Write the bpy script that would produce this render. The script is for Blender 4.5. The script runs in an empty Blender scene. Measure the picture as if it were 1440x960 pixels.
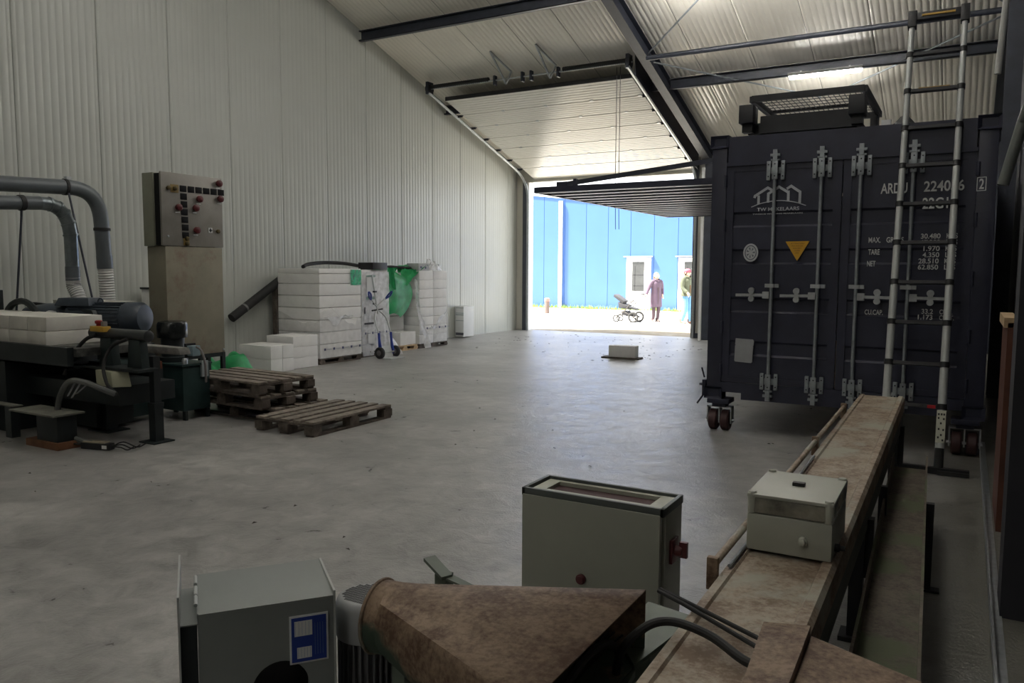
import bpy, bmesh, math, random
from mathutils import Vector, Matrix, noise
random.seed(7)
SC = bpy.context.scene
COL = SC.collection
PI = math.pi

# ------------------------------------------------------------------ camera
CAM_H = 1.603
yaw, pitch, roll = 0.5220, 0.0900, 0.0050
fwd = Vector((-math.sin(yaw)*math.cos(pitch), math.cos(yaw)*math.cos(pitch), -math.sin(pitch)))
rgt = Vector((math.cos(yaw), math.sin(yaw), 0)); upv = rgt.cross(fwd)
r2 = rgt*math.cos(roll)+upv*math.sin(roll); u2 = upv*math.cos(roll)-rgt*math.sin(roll)
cd = bpy.data.cameras.new('camera'); cam = bpy.data.objects.new('camera', cd); COL.objects.link(cam)
cd.sensor_width = 36; cd.lens = 1109.776/1440*36; cd.clip_start = .05; cd.clip_end = 300
mw = Matrix((r2, u2, -fwd)).transposed().to_4x4(); mw.translation = Vector((0, 0, CAM_H)); cam.matrix_world = mw
SC.camera = cam
# ------------------------------------------------------------------ sky, sun, exposure
w = bpy.data.worlds.new('overcast_sky'); SC.world = w; w.use_nodes = True
bg = w.node_tree.nodes['Background']; bg.inputs[0].default_value = (.93, .96, 1, 1); bg.inputs[1].default_value = 1.9
sd = bpy.data.lights.new('sun', 'SUN'); sd.energy = 18.0; sd.angle = math.radians(6); sd.color = (1, .95, .86)
so = bpy.data.objects.new('sun', sd); COL.objects.link(so); so.rotation_euler = Vector((.45, .25, -.857)).to_track_quat('-Z', 'Y').to_euler()
SC.view_settings.view_transform = 'Standard'; SC.view_settings.look = 'None'
SC.view_settings.gamma = 1; SC.view_settings.use_curve_mapping = False; SC.view_settings.exposure = 0.95
LAMP = 62.0          # radiance of the tube lamps
# ------------------------------------------------------------------ materials
MATS = {}
def _base(name):
    m = bpy.data.materials.new(name); m.use_nodes = True; nt = m.node_tree
    return m, nt, nt.nodes['Principled BSDF']
def N(nt, t, **kw):
    n = nt.nodes.new(t)
    for k, v in kw.items(): setattr(n, k, v)
    return n
def coords(nt, scale=1.0, obj=True):
    tc = N(nt, 'ShaderNodeTexCoord'); mp = N(nt, 'ShaderNodeMapping')
    s = (scale,)*3 if not isinstance(scale, (tuple, list)) else scale
    mp.inputs['Scale'].default_value = s
    nt.links.new(tc.outputs['Object'], mp.inputs['Vector']); return mp
def M(name, col, rough=.5, metal=0.0, var=.12, scale=6, bump=0.0, bscale=60, spec=.5, col2=None, t0=.45, t1=.62, stretch=None, rvar=.0):
    if name in MATS: return MATS[name]
    m, nt, b = _base(name)
    mp = coords(nt, stretch or 1.0)
    nz = N(nt, 'ShaderNodeTexNoise'); nz.inputs['Scale'].default_value = scale; nz.inputs['Detail'].default_value = 6; nz.inputs['Roughness'].default_value = .6
    nt.links.new(mp.outputs[0], nz.inputs['Vector'])
    cr = N(nt, 'ShaderNodeValToRGB'); e = cr.color_ramp.elements
    e[0].position = .3; e[1].position = .7
    e[0].color = (*[max(0, c*(1-var)) for c in col], 1); e[1].color = (*[min(1, c*(1+var)) for c in col], 1)
    nt.links.new(nz.outputs['Fac'], cr.inputs[0]); out = cr.outputs[0]
    if col2:
        n2 = N(nt, 'ShaderNodeTexNoise'); n2.inputs['Scale'].default_value = scale*.55; n2.inputs['Detail'].default_value = 10; n2.inputs['Roughness'].default_value = .7
        nt.links.new(mp.outputs[0], n2.inputs['Vector'])
        mr = N(nt, 'ShaderNodeMapRange'); mr.inputs['From Min'].default_value = t0; mr.inputs['From Max'].default_value = t1
        nt.links.new(n2.outputs['Fac'], mr.inputs['Value'])
        mx = N(nt, 'ShaderNodeMix', data_type='RGBA'); nt.links.new(mr.outputs[0], mx.inputs['Factor'])
        nt.links.new(out, mx.inputs['A']); mx.inputs['B'].default_value = (*col2, 1); out = mx.outputs['Result']
    nt.links.new(out, b.inputs['Base Color'])
    b.inputs['Roughness'].default_value = rough; b.inputs['Metallic'].default_value = metal
    b.inputs['Specular IOR Level'].default_value = spec
    if rvar:
        r = N(nt, 'ShaderNodeMapRange'); r.inputs['To Min'].default_value = rough-rvar; r.inputs['To Max'].default_value = rough+rvar
        nt.links.new(nz.outputs['Fac'], r.inputs['Value']); nt.links.new(r.outputs[0], b.inputs['Roughness'])
    if bump:
        n3 = N(nt, 'ShaderNodeTexNoise'); n3.inputs['Scale'].default_value = bscale; n3.inputs['Detail'].default_value = 5
        nt.links.new(mp.outputs[0], n3.inputs['Vector'])
        bp = N(nt, 'ShaderNodeBump'); bp.inputs['Strength'].default_value = bump; bp.inputs['Distance'].default_value = .01
        nt.links.new(n3.outputs['Fac'], bp.inputs['Height']); nt.links.new(bp.outputs[0], b.inputs['Normal'])
    MATS[name] = m; return m
def emit(name, col, s):
    m, nt, b = _base(name); b.inputs['Base Color'].default_value = (*col, 1)
    b.inputs['Emission Color'].default_value = (*col, 1); b.inputs['Emission Strength'].default_value = s; return m
def film(name, col, alpha, rough=.15):
    m, nt, b = _base(name)
    b.inputs['Base Color'].default_value = (*col, 1); b.inputs['Roughness'].default_value = rough
    mp = coords(nt, 9); nz = N(nt, 'ShaderNodeTexNoise'); nz.inputs['Scale'].default_value = 1.2; nz.inputs['Detail'].default_value = 8
    nt.links.new(mp.outputs[0], nz.inputs['Vector'])
    mr = N(nt, 'ShaderNodeMapRange'); mr.inputs['To Min'].default_value = alpha*.4; mr.inputs['To Max'].default_value = min(1, alpha*1.6)
    nt.links.new(nz.outputs['Fac'], mr.inputs['Value']); nt.links.new(mr.outputs[0], b.inputs['Alpha'])
    bp = N(nt, 'ShaderNodeBump'); bp.inputs['Strength'].default_value = .6; bp.inputs['Distance'].default_value = .02
    nt.links.new(nz.outputs['Fac'], bp.inputs['Height']); nt.links.new(bp.outputs[0], b.inputs['Normal'])
    return m
def concrete_floor():
    m, nt, b = _base('concrete_slab')
    mp = coords(nt, 1)
    a = N(nt, 'ShaderNodeTexNoise'); a.inputs['Scale'].default_value = .8; a.inputs['Detail'].default_value = 9; a.inputs['Roughness'].default_value = .62
    c = N(nt, 'ShaderNodeTexNoise'); c.inputs['Scale'].default_value = 5; c.inputs['Detail'].default_value = 8; c.inputs['Roughness'].default_value = .7; c.inputs['Distortion'].default_value = .6
    g = N(nt, 'ShaderNodeTexNoise'); g.inputs['Scale'].default_value = 70; g.inputs['Detail'].default_value = 4
    for n in (a, c, g): nt.links.new(mp.outputs[0], n.inputs['Vector'])
    r1 = N(nt, 'ShaderNodeValToRGB'); e = r1.color_ramp.elements; e[0].position = .3; e[1].position = .7
    e[0].color = (.22, .217, .208, 1); e[1].color = (.43, .424, .408, 1); nt.links.new(a.outputs['Fac'], r1.inputs[0])
    r3 = N(nt, 'ShaderNodeValToRGB'); e = r3.color_ramp.elements; e[0].position = .24; e[1].position = .66
    e[0].color = (.44, .435, .43, 1); e[1].color = (1.16, 1.15, 1.14, 1); nt.links.new(c.outputs['Fac'], r3.inputs[0])
    mx = N(nt, 'ShaderNodeMix', data_type='RGBA', blend_type='MULTIPLY'); mx.inputs['Factor'].default_value = 1
    nt.links.new(r1.outputs[0], mx.inputs['A']); nt.links.new(r3.outputs[0], mx.inputs['B'])
    # brown-green dirt plus painted-in dimmer light in the strip along the right hand wall
    sp = N(nt, 'ShaderNodeSeparateXYZ'); nt.links.new(mp.outputs[0], sp.inputs[0])
    sm = N(nt, 'ShaderNodeMath', operation='MULTIPLY_ADD'); sm.inputs[1].default_value = .5; nt.links.new(a.outputs['Fac'], sm.inputs[0]); nt.links.new(sp.outputs['X'], sm.inputs[2])
    dm = N(nt, 'ShaderNodeMapRange'); dm.inputs['From Min'].default_value = -.15; dm.inputs['From Max'].default_value = .35; dm.inputs['To Max'].default_value = .75; nt.links.new(sm.outputs[0], dm.inputs['Value'])
    mx2 = N(nt, 'ShaderNodeMix', data_type='RGBA'); nt.links.new(dm.outputs[0], mx2.inputs['Factor']); nt.links.new(mx.outputs['Result'], mx2.inputs['A']); mx2.inputs['B'].default_value = (.085, .078, .055, 1)
    nt.links.new(mx2.outputs['Result'], b.inputs['Base Color'])
    rr = N(nt, 'ShaderNodeMapRange'); rr.inputs['From Min'].default_value = .3; rr.inputs['From Max'].default_value = .7
    rr.inputs['To Min'].default_value = .26; rr.inputs['To Max'].default_value = .44; b.inputs['Specular IOR Level'].default_value = .65
    nt.links.new(c.outputs['Fac'], rr.inputs['Value']); nt.links.new(rr.outputs[0], b.inputs['Roughness'])
    ad = N(nt, 'ShaderNodeMath', operation='MULTIPLY_ADD'); ad.inputs[1].default_value = .25
    nt.links.new(g.outputs['Fac'], ad.inputs[0]); nt.links.new(c.outputs['Fac'], ad.inputs[2])
    bp = N(nt, 'ShaderNodeBump'); bp.inputs['Strength'].default_value = .5; bp.inputs['Distance'].default_value = .022
    nt.links.new(ad.outputs[0], bp.inputs['Height']); nt.links.new(bp.outputs[0], b.inputs['Normal'])
    return m
def rust(name, brown, tan, green, gamt, zref=None):
    m, nt, b = _base(name); mp = coords(nt, 1)
    a = N(nt, 'ShaderNodeTexNoise'); a.inputs['Scale'].default_value = 7; a.inputs['Detail'].default_value = 10; a.inputs['Roughness'].default_value = .68
    f = N(nt, 'ShaderNodeTexNoise'); f.inputs['Scale'].default_value = 60; f.inputs['Detail'].default_value = 6; f.inputs['Roughness'].default_value = .7
    g = N(nt, 'ShaderNodeTexNoise'); g.inputs['Scale'].default_value = 2.6; g.inputs['Detail'].default_value = 9; g.inputs['Roughness'].default_value = .65
    for n in (a, f, g): nt.links.new(mp.outputs[0], n.inputs['Vector'])
    ad = N(nt, 'ShaderNodeMath', operation='MULTIPLY_ADD'); ad.inputs[1].default_value = .75
    nt.links.new(f.outputs['Fac'], ad.inputs[0]); nt.links.new(a.outputs['Fac'], ad.inputs[2])
    cr = N(nt, 'ShaderNodeValToRGB'); e = cr.color_ramp.elements; e[0].position = .74; e[1].position = 1.0
    e[0].color = (*brown, 1); e[1].color = (*tan, 1); nt.links.new(ad.outputs[0], cr.inputs[0])
    mr = N(nt, 'ShaderNodeMapRange'); mr.inputs['From Min'].default_value = 1-gamt-.03; mr.inputs['From Max'].default_value = 1-gamt+.05
    gv = g.outputs['Fac']
    if zref:
        sp = N(nt, 'ShaderNodeSeparateXYZ'); nt.links.new(mp.outputs[0], sp.inputs[0])
        ma = N(nt, 'ShaderNodeMath', operation='MULTIPLY_ADD'); ma.inputs[1].default_value = -2.6; ma.inputs[2].default_value = 2.6*zref; nt.links.new(sp.outputs['Z'], ma.inputs[0])
        mb_ = N(nt, 'ShaderNodeMath', operation='ADD'); nt.links.new(ma.outputs[0], mb_.inputs[0]); nt.links.new(gv, mb_.inputs[1]); gv = mb_.outputs[0]
    nt.links.new(gv, mr.inputs['Value'])
    mx = N(nt, 'ShaderNodeMix', data_type='RGBA'); nt.links.new(mr.outputs[0], mx.inputs['Factor'])
    nt.links.new(cr.outputs[0], mx.inputs['A']); mx.inputs['B'].default_value = (*green, 1)
    nt.links.new(mx.outputs['Result'], b.inputs['Base Color']); b.inputs['Roughness'].default_value = .7
    bp = N(nt, 'ShaderNodeBump'); bp.inputs['Strength'].default_value = .25; bp.inputs['Distance'].default_value = .004
    nt.links.new(f.outputs['Fac'], bp.inputs['Height']); nt.links.new(bp.outputs[0], b.inputs['Normal'])
    return m
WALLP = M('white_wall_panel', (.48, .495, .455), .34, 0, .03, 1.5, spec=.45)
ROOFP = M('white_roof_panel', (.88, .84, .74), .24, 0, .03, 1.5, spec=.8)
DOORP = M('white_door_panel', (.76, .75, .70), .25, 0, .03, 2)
SEAM = M('dark_joint', (.05, .05, .05), .8)
STEELB = M('blue_black_steel', (.035, .04, .055), .45, 0, .25, 5, bump=.05)
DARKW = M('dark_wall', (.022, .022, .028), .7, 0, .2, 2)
GALV = M('galvanised_steel', (.5, .52, .53), .38, .85, .15, 20)
ZINC = M('zinc_rod', (.33, .36, .38), .42, .6, .2, 14)
ALU = M('brushed_aluminium', (.50, .52, .51), .38, .25, .06, 10)
BLACKP = M('black_plastic', (.012, .012, .014), .45)
RUBBER = M('black_rubber', (.018, .018, .018), .75)
FLOOR = concrete_floor()
NAVY = M('navy_black_paint', (.027, .029, .050), .42, 0, .25, 3, bump=.06, bscale=25)
WHITEPT = M('white_lettering', (.62, .64, .63), .6)
GREYPT = M('grey_logo', (.46, .48, .51), .6)
AAC = M('aerated_concrete', (.82, .815, .80), .9, 0, .05, 6, bump=.07, bscale=90)
AACY = M('dusty_aerated_concrete', (.60, .585, .53), .92, 0, .14, 3.5, bump=.08, bscale=90)
WOODD = M('dark_weathered_wood', (.085, .068, .055), .85, 0, .45, 9, bump=.4, bscale=40, stretch=(1, 1, 1), col2=(.17, .14, .115), t0=.5, t1=.7)
WOODT = M('grey_weathered_wood', (.20, .17, .14), .85, 0, .4, 12, bump=.4, bscale=40, col2=(.09, .07, .055), t0=.5, t1=.68)
WOODL = M('light_pallet_wood', (.50, .36, .21), .8, 0, .25, 8)
GREENF = M('green_plastic', (.015, .30, .095), .5, 0, .25, 6, bump=.3, bscale=14)
MACH = M('black_green_machine_paint', (.012, .017, .018), .5, 0, .3, 6)
TANK = M('dark_green_tank', (.025, .05, .048), .4, 0, .25, 6)
SLATE = M('slate_motor_paint', (.045, .058, .075), .4, 0, .2, 10)
PVC = M('grey_pvc', (.12, .135, .145), .3, 0, .1, 5)
DUCT = M('galvanised_duct', (.22, .25, .26), .28, .7, .2, 12)
HOSE = M('translucent_hose', (.62, .62, .60), .35, 0, .08, 20)
CABG = M('olive_grey_enamel', (.23, .235, .18), .5, 0, .1, 4, col2=(.15, .115, .085), t0=.55, t1=.72)
CABF = M('brushed_panel_face', (.26, .245, .22), .42, .35, .12, 5)
RUSTY = M('rust_blushed_enamel', (.23, .21, .155), .65, 0, .15, 3, col2=(.17, .085, .06), t0=.50, t1=.66)
REDK = M('dark_red_plastic', (.085, .013, .015), .35)
YELL = M('yellow_plastic', (.50, .30, .04), .5)
CREAM = M('cream_plastic', (.42, .42, .30), .6)
BLUEP = M('blue_paint', (.02, .045, .26), .4)
RUST = rust('rusty_sheet', (.10, .055, .032), (.25, .175, .115), (.23, .22, .17), .40)
RUSTH = rust('rusty_hopper_sheet', (.105, .058, .034), (.27, .19, .125), (.040, .062, .042), .40, .665)
RUSTC = rust('rusty_conveyor_bed', (.17, .115, .075), (.35, .29, .22), (.33, .31, .25), .44)
GUTR = rust('mossy_channel', (.06, .043, .03), (.13, .105, .075), (.085, .095, .045), .47)
GREENP = M('grey_green_paint', (.10, .125, .095), .5, 0, .15, 6)
GREYBOX = M('grey_green_enclosure', (.29, .295, .25), .42, 0, .05, 4)
GREYBX2 = M('dusty_plastic_box', (.40, .41, .35), .45, 0, .06, 5)
CLEAR = M('clear_lid_edge', (.24, .23, .19), .2, 0, .5, 14)
SHEET = M('grey_sheet_metal', (.28, .30, .29), .38, .3, .06, 4)
MOTG = M('grey_motor_paint', (.33, .34, .34), .4, 0, .05, 6)
BLUELAB = M('blue_sticker', (.02, .05, .30), .4)
PAVE = M('sun_bleached_paving', (.62, .60, .56), .9, 0, .08, .6, bump=.2, bscale=8)
SAND = M('sandy_strip', (.20, .165, .115), .95, 0, .25, 2.5, bump=.4, bscale=20, col2=(.30, .27, .21), t0=.45, t1=.6)
GRASS = M('grass', (.20, .30, .05), .9, 0, .3, 12)
BLUEW = M('blue_cladding', (.035, .095, .27), .45, 0, .05, 1)
WHITEPN = M('white_door_paint', (.8, .8, .79), .4, 0, .02)
GLASSD = M('grey_window_glass', (.05, .052, .052), .35, 0, .25, 1.2, spec=.2)
PAPER = M('white_paper', (.72, .73, .72), .7, 0, .03)
FILM = film('stretch_film', (.85, .86, .87), .22)
FILMW = film('cloudy_film', (.90, .91, .93), .68, .18)
GFILM = film('green_tinted_film', (.1, .62, .36), .5, .2)
# ------------------------------------------------------------------ mesh helpers
class MB:
    def __init__(s): s.v = []; s.f = []
    def add(s, vs, fs):
        o = len(s.v); s.v += [Vector(x) for x in vs]; s.f += [tuple(i+o for i in f) for f in fs]; return s
    def box(s, x0, x1, y0, y1, z0, z1):
        v = [(x, y, z) for z in (z0, z1) for y in (y0, y1) for x in (x0, x1)]
        return s.add(v, [(0, 2, 3, 1), (4, 5, 7, 6), (0, 1, 5, 4), (2, 6, 7, 3), (0, 4, 6, 2), (1, 3, 7, 5)])
    def hexa(s, v): # 8 verts: bottom 4 ccw, top 4 ccw
        return s.add(v, [(3, 2, 1, 0), (4, 5, 6, 7), (0, 1, 5, 4), (1, 2, 6, 5), (2, 3, 7, 6), (3, 0, 4, 7)])
    def prism(s, poly, axis, a, b): # poly in the two other axes (cyclic order), extruded from a to b along axis
        n = len(poly)
        def P(p, t):
            if axis == 'x': return (t, p[0], p[1])
            if axis == 'y': return (p[0], t, p[1])
            return (p[0], p[1], t)
        v = [P(p, a) for p in poly]+[P(p, b) for p in poly]
        f = [tuple(range(n))[::-1], tuple(range(n, 2*n))]+[(i, (i+1) % n, n+(i+1) % n, n+i) for i in range(n)]
        return s.add(v, f)
    def tube(s, pts, r, n=10, cap=True, rs=None, closed=False):
        pts = [Vector(p) for p in pts]; m = len(pts); rings = []
        t0 = (pts[1]-pts[0]).normalized(); ref = Vector((0, 0, 1)) if abs(t0.z) < .9 else Vector((1, 0, 0))
        nx = t0.cross(ref).normalized()
        for i, p in enumerate(pts):
            t = (pts[min(i+1, m-1)]-pts[max(i-1, 0)]).normalized()
            nx = (nx-t*nx.dot(t)).normalized(); ny = t.cross(nx); rr = rs[i] if rs else r
            rings.append([p+nx*(rr*math.cos(2*PI*k/n))+ny*(rr*math.sin(2*PI*k/n)) for k in range(n)])
        v = [q for R in rings for q in R]; f = []
        for i in range(m-1):
            for k in range(n): f.append((i*n+k, i*n+(k+1) % n, (i+1)*n+(k+1) % n, (i+1)*n+k))
        if cap: f += [tuple(range(n))[::-1], tuple(range((m-1)*n, m*n))]
        return s.add(v, f)
    def bar(s, p0, p1, wd, ht, up=(0, 0, 1)): # rectangular bar
        p0 = Vector(p0); p1 = Vector(p1); t = (p1-p0).normalized(); u = Vector(up); x = t.cross(u)
        if x.length < 1e-4: x = t.cross(Vector((1, 0, 0)))
        x.normalize(); y = x.cross(t)
        c = [x*(-wd/2)-y*ht/2, x*wd/2-y*ht/2, x*wd/2+y*ht/2, x*(-wd/2)+y*ht/2]
        return s.add([p0+q for q in c]+[p1+q for q in c], [(3, 2, 1, 0), (4, 5, 6, 7), (0, 1, 5, 4), (1, 2, 6, 5), (2, 3, 7, 6), (3, 0, 4, 7)])
    def lathe(s, prof, c=(0, 0, 0), axis='z', n=24): # prof list of (r,h)
        m = len(prof); v = []
        for r, h in prof:
            for k in range(n):
                a = 2*PI*k/n; q = (r*math.cos(a), r*math.sin(a), h)
                if axis == 'x': q = (q[2], q[0], q[1])
                if axis == 'y': q = (q[1], q[2], q[0])
                v.append((q[0]+c[0], q[1]+c[1], q[2]+c[2]))
        f = [(i*n+k, i*n+(k+1) % n, (i+1)*n+(k+1) % n, (i+1)*n+k) for i in range(m-1) for k in range(n)]
        f += [tuple(range(n))[::-1], tuple(range((m-1)*n, m*n))]
        return s.add(v, f)
    def grid(s, fn, nu, nv): # fn(u,v)->xyz
        v = [fn(i/nu, j/nv) for j in range(nv+1) for i in range(nu+1)]
        return s.add(v, [(j*(nu+1)+i, j*(nu+1)+i+1, (j+1)*(nu+1)+i+1, (j+1)*(nu+1)+i) for j in range(nv) for i in range(nu)])
    def ball(s, c, r, n=12, m=8, sc=(1, 1, 1)):
        c = Vector(c)
        v = [c+Vector((0, 0, -r*sc[2]))]
        for j in range(1, m):
            t = -PI/2+PI*j/m
            v += [c+Vector((r*sc[0]*math.cos(t)*math.cos(2*PI*k/n), r*sc[1]*math.cos(t)*math.sin(2*PI*k/n), r*sc[2]*math.sin(t))) for k in range(n)]
        v.append(c+Vector((0, 0, r*sc[2]))); L = len(v)-1
        f = [(0, 1+(k+1) % n, 1+k) for k in range(n)]+[(L, 1+(m-2)*n+k, 1+(m-2)*n+(k+1) % n) for k in range(n)]
        f += [(1+j*n+k, 1+j*n+(k+1) % n, 1+(j+1)*n+(k+1) % n, 1+(j+1)*n+k) for j in range(m-2) for k in range(n)]
        return s.add(v, f)
    def mesh(s, name, m, bevel=0.0, sharp=35, fix=True):
        me = bpy.data.meshes.new(name); bm = bmesh.new()
        vs = [bm.verts.new(x) for x in s.v]
        for f in s.f:
            try: bm.faces.new([vs[i] for i in f])
            except ValueError: pass
        if fix: bmesh.ops.recalc_face_normals(bm, faces=bm.faces)
        if bevel: bmesh.ops.bevel(bm, geom=[e for e in bm.edges if len(e.link_faces) == 2 and e.calc_face_angle(0) > .5], offset=bevel, segments=2, affect='EDGES', profile=.6)
        for f in bm.faces: f.smooth = True
        bm.to_mesh(me); bm.free(); me.set_sharp_from_angle(angle=math.radians(sharp)); me.materials.append(m); return me
    def build(s, name, m, parent=None, bevel=0.0, sharp=35, fix=True):
        return link(name, s.mesh(name, m, bevel, sharp, fix), parent)
def link(name, me, parent=None):
    o = bpy.data.objects.new(name, me); COL.objects.link(o)
    if parent is not None: o.parent = parent
    return o
def tag(o, label=None, cat=None, group=None, kind=None):
    if label: o['label'] = label
    if cat: o['category'] = cat
    if group: o['group'] = group
    if kind: o['kind'] = kind
    return o
def thing(name, label, cat, loc=(0, 0, 0), rz=0, group=None, kind=None):
    o = bpy.data.objects.new(name, None); COL.objects.link(o); o.location = loc; o.rotation_euler = (0, 0, rz); o.empty_display_size = .1
    return tag(o, label, cat, group, kind)
def struct(name, mb, m, parent=None, **k):
    o = mb.build(name, m, parent, **k); o['kind'] = 'structure'; return o
def copytree(o, parent=None):
    c = o.copy(); COL.objects.link(c); c.parent = parent
    for ch in list(o.children): copytree(ch, c)
    return c
def bez(p0, p1, p2, p3, n=14):
    p0, p1, p2, p3 = map(Vector, (p0, p1, p2, p3)); r = []
    for i in range(n+1):
        t = i/n; u = 1-t; r.append(p0*u**3+p1*3*u*u*t+p2*3*u*t*t+p3*t**3)
    return r
def smooth_path(pts, n=8):
    pts = [Vector(p) for p in pts]; P = [pts[0]*2-pts[1]]+pts+[pts[-1]*2-pts[-2]]; r = []
    for i in range(1, len(P)-2):
        for k in range(n):
            t = k/n
            r.append(.5*((2*P[i])+(P[i+1]-P[i-1])*t+(2*P[i-1]-5*P[i]+4*P[i+1]-P[i+2])*t*t+(3*P[i]-P[i-1]-3*P[i+1]+P[i+2])*t**3))
    return r+[pts[-1]]
_font = None
def text_mesh(txt, width, height, m, ext=.0008, space=1.0):
    cu = bpy.data.curves.new('lettering', 'FONT'); cu.body = txt; cu.size = 1; cu.offset = .018; cu.space_character = space
    o = bpy.data.objects.new('lettering', cu); COL.objects.link(o)
    dg = bpy.context.evaluated_depsgraph_get(); dg.update()
    me = bpy.data.meshes.new_from_object(o.evaluated_get(dg)); COL.objects.unlink(o); bpy.data.objects.remove(o); bpy.data.curves.remove(cu)
    xs = [v.co.x for v in me.vertices]; ys = [v.co.y for v in me.vertices]; x0, x1, y0, y1 = min(xs), max(xs), min(ys), max(ys)
    sx = (width/(x1-x0)) if width else None; sy = height/(y1-y0)
    if sx is None: sx = sy
    for v in me.vertices: v.co = Vector(((v.co.x-x0)*sx, 0, (v.co.y-y0)*sy))
    me.materials.clear(); me.materials.append(m); return me
def text(name, txt, x, y, z, width, height, m, parent, lab=None, rot=None, space=1.0):
    o = link(name, text_mesh(txt, width, height, m, space=space), parent); o.location = (x, y, z)
    if rot: o.rotation_euler = rot
    if lab: o['label'] = lab
    return o
def rz(y): return 4.31+.315*(18.54-y) if y > 2.5 else 9.363-.315*(2.5-y)   # underside of the roof

# ================================================================== SETTING
XL, XR, YF, YB = -10.56, .50, 18.60, -11.0
struct('floor', MB().box(XL-.2, XR+.2, YB-.2, YF+.15, -.2, 0), FLOOR)
def ribbed(L, pitch, depth, gw, edge):
    pts = [(0, depth*2.2), (edge, 0)]; n = max(1, round((L-2*edge)/pitch)); p = (L-2*edge)/n
    for i in range(n):
        a = edge+i*p; c = a+p*.5
        pts += [(c-gw, 0), (c-gw*.45, depth), (c+gw*.45, depth), (c+gw, 0)]
    return pts+[(L-edge, 0), (L, depth*2.2)]
wl = struct('wall_left', MB().prism([(YB, 0), (YF, 0), (YF, rz(YF)+.05), (2.5, 9.42), (YB, rz(YB)+.05)], 'x', XL-.14, XL-.06), SEAM)
n0 = -14
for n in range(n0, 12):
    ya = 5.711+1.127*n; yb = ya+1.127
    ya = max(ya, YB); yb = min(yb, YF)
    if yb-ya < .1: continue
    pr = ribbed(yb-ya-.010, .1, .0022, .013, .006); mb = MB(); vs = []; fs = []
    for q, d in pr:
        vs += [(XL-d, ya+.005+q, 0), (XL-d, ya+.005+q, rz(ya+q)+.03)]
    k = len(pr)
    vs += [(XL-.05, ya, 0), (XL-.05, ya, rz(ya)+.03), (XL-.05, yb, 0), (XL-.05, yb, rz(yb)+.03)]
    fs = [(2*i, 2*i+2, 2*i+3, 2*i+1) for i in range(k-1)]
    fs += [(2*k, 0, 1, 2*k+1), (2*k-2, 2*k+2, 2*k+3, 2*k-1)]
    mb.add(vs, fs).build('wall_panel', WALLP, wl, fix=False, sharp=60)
# roof, near slope: panels running down the slope
ce = struct('ceiling', MB().prism([(2.5, 9.363+.16), (YF+.3, rz(YF+.3)+.16), (YF+.3, rz(YF+.3)+.06), (2.5, 9.363+.06)], 'x', XL-.2, XR+.3), SEAM)
x = XL
while x < XR:
    x1 = min(x+1.0, XR+.2); pr = ribbed(x1-x-.006, .1, .0035, .014, .006); vs = []; k = len(pr)
    for q, d in pr: vs += [(x+.002+q, 2.5, 9.363+d), (x+.002+q, YF+.05, rz(YF+.05)+d)]
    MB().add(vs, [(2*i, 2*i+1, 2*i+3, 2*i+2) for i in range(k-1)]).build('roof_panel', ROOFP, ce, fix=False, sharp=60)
    x += 1.0
MB().prism([(2.5, 9.363), (2.5, 9.5), (YB-.2, rz(YB)+.1), (YB-.2, rz(YB)-.05)], 'x', XL-.2, XR+.3).build('rear_roof_slope', ROOFP, ce)
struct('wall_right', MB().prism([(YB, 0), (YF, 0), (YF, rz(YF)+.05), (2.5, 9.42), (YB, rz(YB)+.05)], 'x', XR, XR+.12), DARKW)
struct('wall_back', MB().box(XL-.1, XR+.1, YB-.15, YB, 0, 6), WALLP)
DL, DR, DH = -10.19, -5.74, 3.92
mb = MB(); mb.box(XL-.1, DL, YF, YF+.16, 0, rz(YF)+.1).box(DR, XR+.1, YF, YF+.16, 0, rz(YF)+.1).box(DL, DR, YF, YF+.16, DH, rz(YF)+.1)
wf = struct('wall_far', mb, M('beige_wall_panel', (.56, .54, .47), .5, 0, .03))
mb = MB(); mb.box(DL-.16, DL-.05, YF-.07, YF, 0, DH); mb.build('frame_post', STEELB, wf)
mb = MB(); mb.box(DR+.03, DR+.12, YF-.07, YF, 0, DH+.2); mb.build('frame_post', STEELB, wf)
MB().box(DR+.12, DR+.46, YF-.05, YF, 0, .12).build('frame_foot', STEELB, wf)
MB().box(DL-.05, DL+.012, YF-.03, YF+.2, 0, DH).build('white_reveal', WHITEPN, wf)
struct('trim_1', MB().box(.165, .175, 2.0, 8.6, 0, .06).box(.165, .215, 2.0, 8.6, 0, .008), GALV)
# steel frame
def ibeam_slope(name, xc, w_, h, ya, yb, m, drop=0.0):
    t = .014; mb = MB()
    za, zb = rz(ya)-drop, rz(yb)-drop
    def q(y, z, a, b, c, d): pass
    for (xa, xb, o0, o1) in ((xc-w_/2, xc+w_/2, 0, t), (xc-w_/2, xc+w_/2, h-t, h), (xc-t/2, xc+t/2, t, h-t)):
        mb.hexa([(xa, ya, za-o1), (xb, ya, za-o1), (xb, yb, zb-o1), (xa, yb, zb-o1), (xa, ya, za-o0), (xb, ya, za-o0), (xb, yb, zb-o0), (xa, yb, zb-o0)])
    return struct(name, mb, m)
for xc, ww in ((-5.31, .18), (.37, .2)):
    ibeam_slope('roof_beam', xc, ww, .31, 2.5, YF-.05, STEELB)
def ibeam_col(xc, yc, w_, h, z1):
    mb = MB(); t = .014
    mb.box(xc-w_/2, xc+w_/2, yc-h/2, yc-h/2+t, 0, z1).box(xc-w_/2, xc+w_/2, yc+h/2-t, yc+h/2, 0, z1).box(xc-t/2, xc+t/2, yc-h/2+t, yc+h/2-t, 0, z1)
    return struct('steel_column', mb, STEELB)
ibeam_col(-5.25, 18.3, .2, .3, 4.15)
ibeam_col(.37, 18.3, .2, .3, 4.15)
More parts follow.
